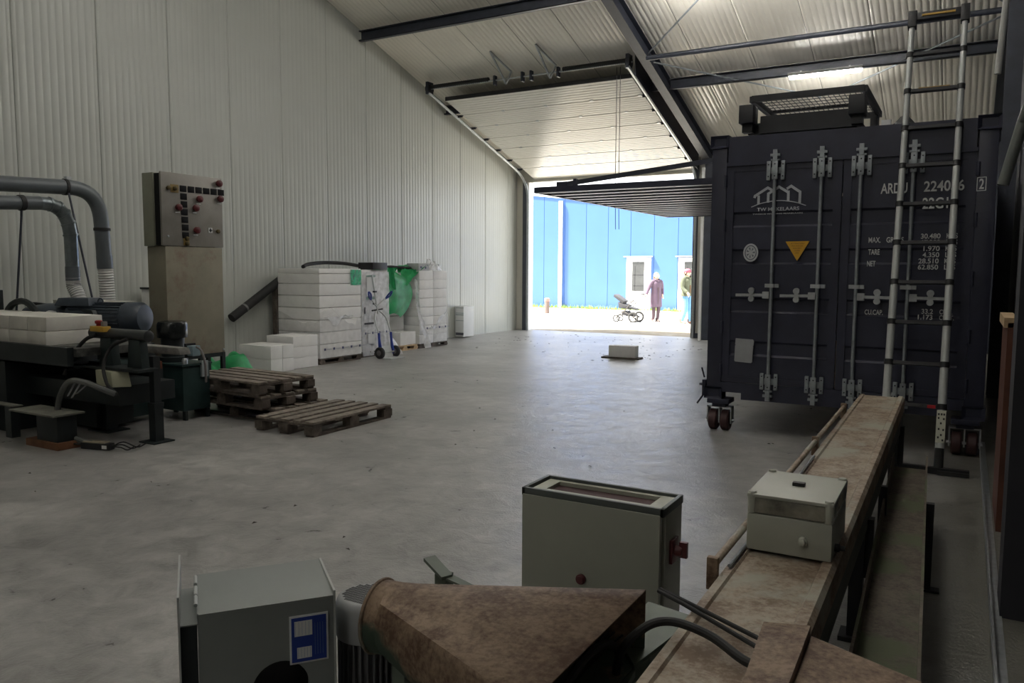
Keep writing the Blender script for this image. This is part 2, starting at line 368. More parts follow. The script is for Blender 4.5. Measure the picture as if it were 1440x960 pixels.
ibeam_col(.37, 11.9, .18, .3, 6.2)
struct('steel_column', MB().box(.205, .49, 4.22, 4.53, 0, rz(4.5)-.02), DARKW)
struct('lit_flange_edge', MB().box(-5.36, -5.30, 17.95, 18.01, 0, 3.95), WHITEPN)  # white strip painted in for the lit edge of the column flange
def purlin(ya, x0, x1, h=.2, b=.09, off=.02):
    z = rz(ya)-off; t = .012
    mb = MB(); mb.box(x0, x1, ya-t, ya, z-h, z).box(x0, x1, ya-b, ya, z-t, z).box(x0, x1, ya-b, ya, z-h, z-h+t).box(x0, x1, ya-b, ya-b+t, z-h, z-h+.03)
    return struct('roof_purlin', mb, STEELB)
for ya in (15.25, 12.35, 9.4, 6.4):
    purlin(ya, XL+.02, -5.40); purlin(ya, -5.22, .27)
struct('bracing_tube', MB().tube([(-5.24, 13.95, 5.44), (.3, 13.95, 5.44)], .045, 12), STEELB)
def rod(p, q, r=.015):
    struct('bracing_rod', MB().tube([p, q], r, 8), ZINC)
rod((-5.2, 14.2, 5.42), (-2.6, 16.3, 4.92)); rod((-2.35, 16.2, 4.95), (.28, 14.15, 5.42), .016)
rod((-5.2, 13.9, 5.5), (-2.2, 11.1, 6.45)); rod((-2.2, 11.1, 6.45), (.28, 13.8, 5.5))
# white pipe beside the right column, grey brace in front of the container
struct('wall_pipe', MB().tube([(.20, 8.0, 4.4), (.165, 8.0, 3.85), (.135, 8.0, 3.28)], .026, 12), M('pale_pipe', (.45, .45, .43), .5))
struct('wall_brace', MB().tube([(.42, 5.2, 3.1), (.255, 6.0, 2.56), (.165, 6.0, 2.16)], .035, 12), M('grey_brace', (.13, .14, .13), .45))
# ------------------------------------------------------------------ sectional door
dr = thing('door_1', 'open sectional overhead door of white ribbed sections slung under the roof', 'door', (0, 0, 0), kind='structure')
del dr['category']
OFF = .30
def dz(y): return rz(y)-OFF
ys = [18.66, 17.93, 17.40, 16.84, 16.28, 15.72, 15.16, 14.52]
for i in range(7):
    ya, yb = ys[i]-.010, ys[i+1]+.010; vs = []; L = ya-yb; n = 7 if L < .7 else 9; pts = []
    for k in range(n):
        t0 = k/n; t1 = (k+1)/n
        pts += [(t0+.02/n, 0), (t1-.16/n, 0), (t1-.12/n, .008), (t1-.03/n, .008)]
    for t, d in pts:
        y = ya-L*t; vs += [(-10.04, y, dz(y)+d), (-5.74, y, dz(y)+d)]
    k = len(pts); fs = [(2*i_, 2*i_+1, 2*i_+3, 2*i_+2) for i_ in range(k-1)]
    b = len(vs); vs += [(-10.04, ya, dz(ya)+.045), (-5.74, ya, dz(ya)+.045), (-10.04, yb, dz(yb)+.045), (-5.74, yb, dz(yb)+.045)]
    fs += [(b, b+2, b+3, b+1), (0, 1, b+1, b), (2*k-2, 2*k-1, b+3, b+2), tuple([2*i_ for i_ in range(k)])+(b+2, b), tuple([2*i_+1 for i_ in range(k)])+(b+3, b+1)]
    MB().add(vs, fs).build('door_section', DOORP, dr, fix=False, sharp=25)
hm = MB().box(-.035, .035, -.02, .02, -.012, 0).mesh('hinge', GALV)
rm = MB().tube([(-.06, 0, 0), (.06, 0, 0)], .022, 10).mesh('roller', BLACKP)
for i in range(1, 7):
    y = ys[i]; sh = -.22 if i % 2 else .28
    for k in range(4):
        h = link('hinge', hm, dr); h.location = (-9.25+k*1.05+sh, y, dz(y)-.002); h.rotation_euler = (-math.atan(.315), 0, 0)
    for xx in (-10.10, -5.70):
        r = link('roller', rm, dr); r.location = (xx, y, dz(y)-.03)
        MB().box(xx-.07, xx+.07, y-.04, y+.04, dz(y)-.02, dz(y)-.005).build('roller_bracket', STEELB, dr)
MB().bar((-10.04, 14.50, dz(14.50)+.02), (-5.74, 14.50, dz(14.50)+.02), .03, .08).build('top_seal', RUBBER, dr)
MB().bar((-10.04, 18.69, dz(18.69)+.02), (-5.74, 18.69, dz(18.69)+.02), .05, .05).build('bottom_seal', RUBBER, dr)
for xx in (-10.17, -5.66):
    path = [(xx, 18.5, 0), (xx, 18.5, 3.45)]+bez((xx, 18.5, 3.45), (xx, 18.5, 3.8), (xx, 18.25, dz(18.25)-.06), (xx, 17.8, dz(17.8)-.05), 8)[1:]+[(xx, 14.1, dz(14.1)-.04)]
    mb = MB()
    for a, b in zip(path[:-1], path[1:]): mb.bar(a, b, .05, .012, up=(0, 1, .01)); 
    for a, b in zip(path[:-1], path[1:]):
        o = Vector((.025 if xx < -8 else -.025, 0, 0)); mb.bar(Vector(a)-o, Vector(b)-o, .008, .055, up=(0, 1, .01))
    mb.build('door_track', GALV, dr)
mb = MB(); mb.hexa([(-5.60, 14.3, rz(14.3)-.40), (-5.585, 14.3, rz(14.3)-.40), (-5.585, 18.4, rz(18.4)-.40), (-5.60, 18.4, rz(18.4)-.40), (-5.60, 14.3, rz(14.3)-.0), (-5.585, 14.3, rz(14.3)-.0), (-5.585, 18.4, rz(18.4)), (-5.60, 18.4, rz(18.4))])
mb.build('side_plate', M('gloss_dark_plate', (.03, .034, .045), .3), dr)
ySH = 14.2; zSH = rz(ySH)-.20
MB().tube([(-10.3, ySH, zSH), (-5.6, ySH, zSH)], .0165, 12).build('torsion_shaft', GALV, dr)
for a, b in ((-10.22, -8.75), (-7.05, -5.75)):
    nt_ = 60; MB().tube([(a+(b-a)*i/nt_, ySH, zSH+.035) for i in range(nt_+1)], .045, 12, rs=[.048 if i % 2 else .042 for i in range(nt_+1)]).build('torsion_spring', BLACKP, dr)
for xx in (-10.25, -5.68):
    MB().lathe([(.05, -.05), (.1, -.045), (.1, -.03), (.085, -.02), (.085, .02), (.1, .03), (.1, .045), (.05, .05)], (xx, ySH, zSH), 'x', 20).build('cable_drum', BLACKP, dr)
    MB().box(xx-.03, xx+.03, ySH-.1, ySH+.1, zSH-.12, zSH+.14).build('bearing_plate', STEELB, dr)
for xx in (-8.6, -7.95, -7.75, -7.15):
    MB().box(xx-.02, xx+.02, ySH-.05, ySH+.05, zSH-.1, zSH+.09).build('shaft_bracket', STEELB, dr)
for xa in (-8.32, -7.31):
    a = (xa, 13.55, rz(13.55)-.02); b = (xa-.05, 14.2, rz(14.2)-.02); c = (xa-.02, 14.2, zSH-.1); mid = (xa+.13, 14.15, rz(14.15)-.10)
    mb = MB(); mb.bar(a, mid, .03, .03); mb.bar(a, c, .03, .03); mb.bar(mid, c, .03, .03); mb.build('hanger_bracket', GALV, dr)
for xx in (-5.98, -5.91):
    MB().tube([(xx, 14.35, zSH-.02), (xx, 14.36, 3.2), (xx+.02, 14.36, 2.4)], .006, 6).build('pull_cord', BLACKP, dr)
# small fittings by the door
s = thing('alarm_light', 'small white bell-shaped alarm light high beside the door frame', 'light', (DR+.30, YF-.02, 3.95))
MB().lathe([(.03, 0), (.055, .02), (.09, .09), (.085, .1)], (0, -.06, -.05)).build('lamp_body', WHITEPN, s)
MB().box(-.1, .1, -.05, 0, -.09, -.06).build('mounting_plate', BLACKP, s)
s = thing('wall_switch', 'small pale switch box on the beige panel beside the door opening', 'switch', (DR+.36, YF-.05, 1.45))
MB().box(-.06, .06, -.06, 0, 0, .14).build('switch_body', PAPER, s, bevel=.01); MB().box(-.035, .035, -.075, -.06, .03, .11).build('switch_button', BLACKP, s, bevel=.004)
MB().tube(smooth_path([(0, -.02, 0), (.03, -.02, -.2), (-.03, -.02, -.4)]), .008, 6).build('cable', BLACKP, s)
# ------------------------------------------------------------------ tube lamps
TUBE = emit('tube_light', (1, .975, .925), LAMP)
HOUSE = M('lamp_housing', (.75, .75, .73), .4)
def tube_lamp(x, y, lab, z=None, ln=1.24):
    z = rz(y)-.29 if z is None else z
    t = thing('tube_lamp', lab, 'lamp', (x, y, z), group='ceiling tube lamps')
    MB().box(-ln/2, ln/2, -.06, .06, .02, .075).build('housing', HOUSE, t, bevel=.006)
    MB().lathe([(.012, -ln/2+.02), (.034, -ln/2+.03), (.034, ln/2-.03), (.012, ln/2-.02)], (0, 0, 0), 'x', 12).build('diffuser', TUBE, t)
    MB().box(-ln/2+.2, -ln/2+.23, -.01, .01, .07, .10).box(ln/2-.23, ln/2-.2, -.01, .01, .07, .10).build('hanger', GALV, t)
tube_lamp(-2.37, 15.16, 'lit tube lamp under the purlin above the black container')
for y in (12.3, 9.3, 6.3, 3.0, -1.5, -6.0):  # lamps out of view, added to brighten the hall
    for x in (-5.9, -2.0):
        if y > 10 and x < -5: x = -3.9
        if y < 2 and x < -5: continue
        tube_lamp(x, y, 'unseen tube lamp added to brighten the hall, %s row, %s from the doorway' % ('middle' if x == -3.9 else ('wall side' if x < -5 else 'container side'), {12.3: 'second', 9.3: 'third', 6.3: 'fourth', 3.0: 'fifth', -1.5: 'sixth', -6.0: 'seventh'}[y]), z=rz(y)-.32)

# ================================================================== OUTSIDE
struct('ground', MB().box(-45, 15, YF+.15, 60, -.25, -.004), PAVE)
struct('path', MB().box(-30, 8, YF+.15, 21.6, -.1, .0), SAND)
bb = thing('blue_building', 'blue clad hall with white doors across the yard', 'building', (0, 30.6, 0))
def btop(x): return 4.83-.12*(x+16.53)
MB().prism([(-24, 0), (2, 0), (2, btop(2)-.1), (-24, btop(-24)-.1)], 'y', .06, 9).build('hall_body', M('blue_shell', (.08, .2, .6), .6), bb)
x = -24.02
while x < 2:
    xa, xb = x+.008, x+1.0-.008
    MB().prism([(xa, 0.02), (xb, 0.02), (xb, btop(xb)), (xa, btop(xa))], 'y', 0, .06).build('facade_panel', BLUEW, bb)
    x += 1.0
MB().tube([(-15.18, -.09, 0), (-15.18, -.09, 4.55)], .085, 12).build('downpipe', WHITEPN, bb)
MB().hexa([(-24, -.05, btop(-24)), (2, -.05, btop(2)), (2, .2, btop(2)), (-24, .2, btop(-24)), (-24, -.05, btop(-24)+.08), (2, -.05, btop(2)+.08), (2, .2, btop(2)+.08), (-24, .2, btop(-24)+.08)]).build('roof_trim', WHITEPN, bb)
for xa in (-12.16, -9.97):
    d = MB().box(xa, xa+1.04, -.07, .02, 0, 2.13).build('door', WHITEPN, bb)
    MB().box(xa+.25, xa+.77, -.076, -.068, .78, 1.97).build('pane', GLASSD, d)
    mb = MB()
    for zz in (.98, 1.42): mb.box(xa+.25, xa+.77, -.079, -.074, zz, zz+.03)
    mb.box(xa+.36, xa+.39, -.079, -.074, .8, 1.8).build('reflected_bars', BLACKP, d)
    MB().box(xa-.1, xa+1.14, -.16, .0, 2.16, 2.2).build('door_canopy', GALV, bb)
mb = MB(); rr = random.Random(3)
for i in range(2600):
    x = rr.uniform(-24, 0); y = 30.45+rr.gauss(0, .10); h = rr.uniform(.06, .2); a = rr.uniform(0, PI); dx, dy = .02*math.cos(a), .02*math.sin(a); l = rr.uniform(-.05, .05)
    mb.add([(x-dx, y-dy, -.01), (x+dx, y+dy, -.01), (x+l, y+l*.5, h)], [(0, 1, 2)])
tag(mb.build('grass_strip', GRASS, fix=False), 'strip of short green grass along the foot of the blue building', 'grass', kind='stuff')
s = thing('bollard', 'short dark bollard with reddish cap standing in the yard', 'bollard', (-13.62, 26.3, 0))
MB().lathe([(.095, 0), (.095, .5), (.09, .52)], n=16).build('post', M('bollard_brown', (.10, .07, .06), .7), s); MB().lathe([(.1, .45), (.1, .55), (.05, .58)], n=16).build('cap', M('bollard_cap', (.42, .12, .10), .6), s)

# ================================================================== SHIPPING CONTAINER
CX, CY = -2.256, 7.847
ct = thing('shipping_container', 'navy black shipping container on castors with lettered doors and raised side flap', 'container', (CX, CY, 0))
W_, L_, Z0, Z1 = 2.438, 6.06, .326, 2.917
def casting(x, y, z, sx=.178, sy=.162, sz=.118):
    bm = bmesh.new(); bmesh.ops.create_cube(bm, size=1)
    for v in bm.verts: v.co = Vector((v.co.x*sx, v.co.y*sy, v.co.z*sz))
    for n in ((0, -1, 0), (0, 1, 0), (1, 0, 0), (-1, 0, 0)):
        f = [q for q in bm.faces if q.normal.dot(Vector(n)) > .99]
        r = bmesh.ops.inset_individual(bm, faces=f, thickness=.032)
        bmesh.ops.bevel(bm, geom=[], offset=.01, segments=1)
        for q in f:
            for v in q.verts: v.co -= Vector(n)*.03
    me = bpy.data.meshes.new('corner_casting'); bm.to_mesh(me); bm.free(); me.materials.append(NAVY)
    o = link('corner_casting', me, ct); o.location = (x, y, z); return o
for sx in (.083, W_-.083):
    for sy in (.075, L_-.075):
        for sz in (Z0+.059, Z1-.053): casting(sx, sy, sz)
        MB().box(sx-.073, sx+.073, sy-.06, sy+.06, Z0+.118, Z1-.112).build('corner_post', NAVY, ct, bevel=.008)
MB().box(.17, W_-.17, .01, .12, 2.64, Z1-.012).box(.155, W_-.155, .0, .03, 2.625, 2.66).build('door_header', NAVY, ct)
MB().prism([(.155, .40), (.36, .40), (.36, .335), (W_-.36, .335), (W_-.36, .40), (W_-.155, .40), (W_-.155, .50), (.155, .50)], 'y', .01, .12).build('door_sill', NAVY, ct)
def corr_wall(name, x0, x1, y0, y1, z0, z1, axis, pitch=.28, d=.036, m=NAVY):
    # vertical corrugations along y (axis y) or x
    pts = []; a, b = (y0, y1) if axis == 'y' else (x0, x1); n = max(2, round((b-a)/pitch)); p = (b-a)/n
    for i in range(n):
        s = a+i*p; pts += [(s, 0), (s+p*.28, 0), (s+p*.5, d), (s+p*.78, d)]
    pts.append((b, 0)); vs = []
    for t, q in pts:
        if axis == 'y': vs += [(x0+q, t, z0), (x0+q, t, z1)]
        else: vs += [(t, y0+q, z0), (t, y0+q, z1)]
    k = len(pts)
    return MB().add(vs, [(2*i, 2*i+2, 2*i+3, 2*i+1) for i in range(k-1)]).build(name, m, ct, fix=False)
corr_wall('side_wall', W_-.05, 0, .15, L_-.15, .48, 2.82, 'y'); corr_wall('end_wall', .15, W_-.15, L_-.06, 0, .48, 2.82, 'x')
MB().box(.02, W_-.02, .12, L_-.1, Z1-.05, Z1-.03).build('container_roof', NAVY, ct)
MB().box(.05, W_-.05, .12, L_-.1, .44, .48).build('container_floor', M('plywood_floor', (.22, .13, .07), .7, 0, .2), ct)
for xx in (.0, W_-.06):
    MB().box(xx, xx+.06, .15, L_-.15, Z1-.08, Z1-.01).build('top_rail', NAVY, ct); MB().box(xx, xx+.05, .15, L_-.15, .37, .52).build('bottom_rail', NAVY, ct)
# doors with pressed horizontal bands
ZB = [(2.13, 2.09), (1.74, 1.66), (1.30, 1.22), (.86, .78)]
for k, (xa, xb) in enumerate(((.158, 1.213), (1.225, 2.280))):
    pts = [(.515, .0)]
    for zt, zb_ in reversed([(2.16, 2.05), (1.80, 1.69), (1.33, 1.22), (.90, .79)]):
        pts += [(zb_-.02, 0), (zb_, .022), (zt, .022), (zt+.02, 0)]
    pts += [(2.615, 0)]
    fr = .07; vs = []; kk = len(pts)
    for z, d in pts: vs += [(xa+fr, .03+d, z), (xb-fr, .03+d, z)]
    mb = MB(); mb.add(vs, [(2*i, 2*i+1, 2*i+3, 2*i+2) for i in range(kk-1)])
    mb.box(xa, xa+fr, .02, .07, .505, 2.625).box(xb-fr, xb, .02, .07, .505, 2.625).box(xa+fr, xb-fr, .022, .07, 2.57, 2.625).box(xa+fr, xb-fr, .022, .07, .505, .56).box(xa+fr, xb-fr, .06, .07, .56, 2.57)
    d = mb.build('container_door', NAVY, ct, fix=False)
    hx = .15 if k == 0 else 2.288
    for hz in (.62, 1.05, 1.55, 2.05, 2.48):
        MB().lathe([(.016, -.06), (.016, .06)], (hx, .015, hz), n=10).box(hx-.05, hx+.05, .018, .03, hz-.045, hz+.045).build('hinge', NAVY, d)
    for rx in ((.625, 1.042) if k == 0 else (1.376, 1.800)):
        MB().tube([(rx, -.03, .38), (rx, -.03, 2.72)], .0168, 12).build('lock_rod', ZINC, d)
        for cz, sg in ((2.70, 1), (.40, -1)):
            MB().box(rx-.045, rx+.045, -.05, -.01, cz-.012, cz+.012).box(rx-.02, rx+.02, -.055, -.005, cz-.05, cz+.05).box(rx-.04, rx+.04, -.045, -.015, cz-sg*.045-.008, cz-sg*.045+.008).build('cam_lock', ZINC, d)
        for bz, bh in ((2.56, .09), (.535, .08)):
            mb = MB()
            for sx in (-.066, .066): mb.box(rx+sx-.018, rx+sx+.018, -.012, .02, bz-bh, bz+bh)
            mb.box(rx-.026, rx+.026, -.052, -.03, bz-bh*.96, bz+bh*.96).box(rx-.055, rx+.055, .004, .02, bz-.03, bz+.03)
            mb2 = MB()
            for sx, yy_ in ((-.066, -.0125), (.066, -.0125), (0, -.0525)):
                for sz in (-.62, .62): mb2.lathe([(.007, -.001), (.007, .001)], (rx+sx, yy_, bz+bh*sz), 'y', 8)
            tag(mb2.build('bolt_holes', BLACKP, d), kind='stuff')
            rb_ = mb.build('rod_bracket', ZINC, d, bevel=.004)
        MB().box(rx-.065, rx-.025, -.014, .02, 1.45, 1.485).box(rx+.025, rx+.065, -.014, .02, 1.45, 1.485).box(rx-.026, rx+.026, -.05, -.008, 1.45, 1.485).build('rod_guide', GALV, d)
        sg = -1 if k == 0 else 1; cxh = rx+sg*.18
        mb = MB(); mb.bar((rx+sg*.03, -.05, 1.378), (rx+sg*.33, -.05, 1.374), .014, .026)
        mb.box(rx+sg*.045-.03, rx+sg*.045+.03, -.062, -.006, 1.345, 1.41).build('door_handle', GALV, d)
        MB().lathe([(.03, -.012), (.03, .012)], (cxh, -.055, 1.42), 'y', 14).lathe([(.028, -.012), (.028, .012)], (cxh, -.055, 1.34), 'y', 14).box(cxh-.02, cxh+.02, -.05, .0, 1.32, 1.44).build('handle_catch', GALV, d)
    if k == 0:
        F_ = .014
        def stroke(pts, wd, mb, y=F_):
            y -= .0002*(len(mb.v) % 97)/4
            for (a, b), (c, e) in zip(pts[:-1], pts[1:]):
                t = Vector((c-a, e-b)); t.normalize(); n = Vector((-t.y, t.x))*wd/2; t *= wd*.3
                y -= .00015
                mb.add([(a-t.x+n.x, y, b-t.y+n.y), (a-t.x-n.x, y, b-t.y-n.y), (c+t.x-n.x, y, e+t.y-n.y), (c+t.x+n.x, y, e+t.y+n.y)], [(0, 1, 2, 3)])
        mb = MB(); w1 = .024
        stroke([(.432, 2.317), (.437, 2.33), (.553, 2.402), (.585, 2.383)], w1, mb); stroke([(.470, 2.325), (.470, 2.258)], w1, mb)
        stroke([(.560, 2.268), (.560, 2.345), (.657, 2.405), (.745, 2.350), (.745, 2.272)], w1, mb)
        stroke([(.735, 2.387), (.768, 2.408), (.850, 2.350), (.850, 2.252)], w1, mb); stroke([(.745, 2.36), (.745, 2.272)], w1, mb)
        stroke([(.585, 2.383), (.600, 2.372)], w1, mb)
        arc = smooth_path([(.405, 0, 2.224), (.505, 0, 2.258), (.656, 0, 2.277), (.80, 0, 2.258), (.906, 0, 2.222)], 6)
        stroke([(p.x, p.z) for p in arc], .008, mb)
        mb.build('house_logo', GREYPT, d, fix=False)['label'] = 'grey logo of three house outlines above an arc'
        text('lettering', 'TW MAKELAARS', .458, F_, 2.181, .39, .034, GREYPT, d); text('lettering', 'TWEEDE WONING MAKELAARS', .418, F_, 2.148, .464, .013, GREYPT, d)
        # oval approval seal
        mb = MB(); c0 = (.411, F_, 1.785); n = 28
        def ell(a, b, y): return [(c0[0]+a*math.cos(2*PI*i/n), y, c0[2]+b*math.sin(2*PI*i/n)) for i in range(n)]
        mb.add(ell(.072, .088, F_), [tuple(range(n))[::-1]]).build('seal_sticker', M('seal_white', (.5, .52, .53), .5), d, fix=False)['label'] = 'pale oval seal sticker'
        mb = MB(); v = ell(.056, .071, F_-.001)+ell(.048, .063, F_-.001); mb.add(v, [(i, (i+1) % n, n+(i+1) % n, n+i) for i in range(n)])
        for a in range(7):
            an = a*2*PI/7; mb.add([(c0[0]+.012*math.cos(an), F_-.001, c0[2]+.016*math.sin(an)), (c0[0]+.04*math.cos(an+.25), F_-.001, c0[2]+.05*math.sin(an+.25)), (c0[0]+.04*math.cos(an-.1), F_-.001, c0[2]+.05*math.sin(an-.1))], [(0, 1, 2)])
        mb.build('seal_print', M('seal_grey', (.10, .11, .14), .6), d, fix=False)
        MB().prism([(.734, 1.888), (.952, 1.890), (.845, 1.704)], 'y', F_-.001, F_+.01).build('warning_triangle', M('amber_sticker', (.62, .33, .02), .5), d)['label'] = 'amber triangular warning sticker pointing down'
        dkp = M('sticker_print', (.22, .11, .02), .6)
        for i, (tx, ww) in enumerate((('ATTENTION', .12), ('FOR SAFE USE', .1), ('READ FIRST', .075), ('CLOSED', .05), ('DOOR', .032))):
            text('lettering', tx, .843-ww/2, F_-.003, 1.862-i*.022, ww, .011, dkp, d)
        MB().prism([(.292, .943), (.458, .938), (.470, .925), (.466, .878), (.458, .872), (.464, .866), (.458, .715), (.445, .705), (.292, .712), (.284, .722), (.288, .872), (.294, .878), (.288, .884)], 'y', F_-.001, F_+.01).build('blank_plate', M('plate_grey', (.34, .35, .36), .5), d)['label'] = 'blank pale plate with rounded corners'
    else:
        F_ = .014
        for tx, x, z, ww, h in (('ARDU', 1.540, 2.300, .215, .092), ('224056', 1.884, 2.304, .308, .092), ('2', 2.300, 2.308, .036, .088), ('22G1', 1.879, 2.156, .198, .096),
                                ('MAX.', 1.459, 1.866, .1, .05), ('GROSS', 1.606, 1.867, .14, .048), ('TARE', 1.461, 1.759, .094, .05), ('NET', 1.455, 1.654, .07, .05), ('CU.CAP.', 1.453, 1.216, .152, .046),
                                ('30.480', 1.880, 1.897, .152, .044), ('67.200', 1.880, 1.843, .152, .044), ('1.970', 1.905, 1.789, .126, .044), ('4.350', 1.900, 1.734, .13, .044), ('28.510', 1.870, 1.680, .158, .044), ('62.850', 1.868, 1.627, .158, .044),
                                ('KGS', 2.078, 1.897, .085, .044), ('LBS', 2.078, 1.843, .085, .044), ('KGS', 2.075, 1.789, .085, .044), ('LBS', 2.075, 1.734, .085, .044), ('KGS', 2.072, 1.680, .085, .044), ('LBS', 2.072, 1.627, .085, .044),
                                ('33.2', 1.915, 1.237, .09, .044), ('CU.M.', 2.055, 1.237, .1, .042), ('1.173', 1.888, 1.186, .115, .044), ('CU.FT.', 2.055, 1.187, .113, .042)):
            text('lettering', tx, x, F_, z, ww, h, WHITEPT, d)
        mb = MB(); stroke([(2.285, 2.294), (2.350, 2.297), (2.350, 2.408), (2.285, 2.405), (2.285, 2.294)], .006, mb); mb.build('digit_frame', WHITEPT, d, fix=False)
# raised side flap: ribs across, held level by a stay
y0, y1, FZ = .90, 5.86, 2.56; x0, x1 = -2.42, -.02
pts = []; n = 14; p = (y1-y0)/n
for i in range(n):
    s_ = y0+i*p; pts += [(s_, 0), (s_+p*.36, 0), (s_+p*.5, .05), (s_+p*.86, .05)]
pts.append((y1, 0)); vs = []
for t, q in pts: vs += [(x0, t, FZ+q), (x1, t, FZ+q)]
k = len(pts)
MB().add(vs, [(2*i, 2*i+1, 2*i+3, 2*i+2) for i in range(k-1)]).build('side_flap', M('flap_paint', (.10, .10, .125), .4, 0, .1, 3), ct, fix=False, sharp=20)
for a, b in (((x0, y0-.02, FZ+.03), (x1, y0-.02, FZ+.03)), ((x0, y1+.02, FZ+.03), (x1, y1+.02, FZ+.03)), ((x0-.02, y0-.02, FZ+.03), (x0-.02, y1+.02, FZ+.03))):
    MB().bar(a, b, .04, .07).build('flap_edge', NAVY, ct)
for yy in (1.02, 5.7):
    MB().bar((-2.12, yy, FZ+.10), (.02, yy, 2.86), .05, .05).build('flap_stay', STEELB, ct)
    MB().box(-2.2, -2.05, yy-.04, yy+.04, FZ+.04, FZ+.13).box(-1.98, -1.94, yy-.03, yy+.03, FZ+.04, FZ+.16).build('stay_bracket', NAVY, ct)
WHL = M('red_brown_wheel', (.055, .022, .022), .55, 0, .2)
def caster(x, y):
    c = MB().box(x-.11, x+.11, y-.11, y+.11, Z0-.045, Z0).box(x-.07, x+.07, y-.07, y+.07, Z0-.085, Z0-.045).build('castor', NAVY, ct, bevel=.006)
    mb = MB()
    for dx in (-.118, 0, .118): mb.box(x+dx-.006, x+dx+.006, y-.05, y+.05, .075, Z0-.08)
    mb.box(x-.124, x+.124, y-.05, y+.05, Z0-.092, Z0-.078).lathe([(.014, -.14), (.014, .14)], (x, y, .105), 'x', 8).build('castor_fork', GALV, c)
    for dx in (-.06, .06):
        MB().lathe([(.04, -.042), (.09, -.042), (.105, -.03), (.105, .03), (.09, .042), (.04, .042)], (x+dx, y, .105), 'x', 22).build('wheel', WHL, c)
for x in (.14, W_-.14):
    for y in (.09, L_-.12): caster(x, y)
MB().box(-.035, .0, .02, .12, Z0+.02, Z0+.18).tube([(-.02, .05, Z0+.2), (-.05, .05, Z0+.30)], .008, 6).tube([(-.03, .05, Z0+.02), (-.09, .05, Z0-.07)], .01, 6).tube([(0, .05, Z0+.13), (-.07, .05, Z0+.13)], .012, 8).build('corner_latch', NAVY, ct)

# mesh cage on the container roof
cg = thing('mesh_cage', 'black steel mesh cage platform lying on top of the container', 'cage', (-1.45, 8.55, Z1-.01))
BLK = M('black_frame_paint', (.02, .021, .024), .45, 0, .2)
MB().box(-.50, .55, -.12, 1.1, 0.01, .09).build('base_slab', BLK, cg); 
MB().box(-.58, .45, -.18, .95, .09, .20).build('lower_deck', BLK, cg)
zt = .42
for a, b in (((-.52, -.30, zt), (.52, -.30, zt)), ((-.52, 1.15, zt), (.52, 1.15, zt)), ((-.52, -.30, zt), (-.52, 1.15, zt)), ((.52, -.30, zt), (.52, 1.15, zt))):
    MB().bar(a, b, .05, .06).build('frame_tube', BLK, cg)
MB().bar((-.52, .45, zt-.0), (.52, .45, zt-.0), .03, .03).build('frame_tube', BLK, cg)
mb = MB()
for i in range(1, 21): mb.tube([(-.52+i*1.04/21, -.30, zt), (-.52+i*1.04/21, 1.15, zt)], .004, 5)
for i in range(1, 10): mb.tube([(-.52, -.30+i*.145, zt+.006), (.52, -.30+i*.145, zt+.006)], .004, 5)
mb.build('wire_mesh', BLK, cg)
for xx in (-.62, .40):
    MB().box(xx, xx+.14, -.42, -.20, .17, .35).build('fork_pocket', BLK, cg, bevel=.006)
    MB().box(xx+.02, xx+.12, -.35, -.25, .09, .17).build('corner_leg', BLK, cg); MB().box(xx+.05, xx+.12, .95, 1.15, .09, zt).build('corner_leg', BLK, cg)
MB().box(-.45, .45, -.22, -.16, .09, .26).build('front_panel', BLK, cg)
bgs = thing('black_strap_bundle', 'crumpled black strap bundle with pale tag on the container roof beside the ladder', 'bundle', (-.62, 8.3, Z1-.012))
MB().grid(lambda u, v: (-.18+.36*u, -.15+.3*v, .02+.10*math.sin(PI*u)*math.sin(PI*v)*(1+.5*math.sin(9*u+4*v))), 10, 8).build('bundle', RUBBER, bgs, fix=False)
MB().box(-.14, -.06, -.18, -.14, .02, .09).build('tag', PAPER, bgs); MB().box(-.24, -.19, -.16, -.12, .0, .02).build('tag', PAPER, bgs)

# telescopic ladder
LB = Vector((-.335, 7.05, 0)); sl = .27
ld = thing('telescopic_ladder', 'tall aluminium telescopic ladder with black rungs leaning on the container', 'ladder', LB)
def LP(x, z, o=0.0): return (x, sl*z-o*.965, z+o*.26)
rungz = [3.85-.333*k for k in range(11)]
RX = [(-.205, .215)]
def rail_r(z): return .030-.0026*z
for sx in (-.205, .205):
    lv = sorted(rungz+[.18]); 
    for a, b in zip(lv[:-1], lv[1:]):
        MB().tube([LP(sx, a), LP(sx, b)], .0335-.0028*a, 14).build('rail', ALU, ld)
    MB().tube([LP(sx, 0.02), LP(sx, .2)], .034, 12).build('foot', RUBBER, ld)
for i, z in enumerate(rungz):
    if i == 0: continue
    mb = MB(); mb.bar(LP(-.2, z), LP(.2, z), .04, .028, up=(0, .26, 1))
    for sx in (-.205, .205): mb.tube([LP(sx, z-.022), LP(sx, z+.022)], .041-.0028*z, 14)
    rg = mb.build('rung', BLACKP, ld)
    if i == 2: MB().bar(LP(-.12, z+.018, .004), LP(.12, z+.018, .004), .03, .006, up=(0, .26, 1)).build('grip_strip', YELL, rg)
    if i == 10: MB().box(.10, .16, sl*z-.032, sl*z-.024, z-.012, z+.014).build('lock_tab', M('bright_red', (.5, .02, .03), .5), rg)
mb = MB(); z = 3.86
mb.bar(LP(-.235, z), LP(.235, z), .06, .07, up=(0, .26, 1))
for sx in (-.205, .205): mb.bar(LP(sx-.035, z-.02), LP(sx+.035, z-.02), .075, .15, up=(0, .26, 1))
tc_ = mb.build('top_cap', BLACKP, ld, bevel=.004); MB().bar(LP(-.13, z+.0, .034), LP(.13, z+.0, .034), .012, .016, up=(0, .26, 1)).build('grip_strip', YELL, tc_)
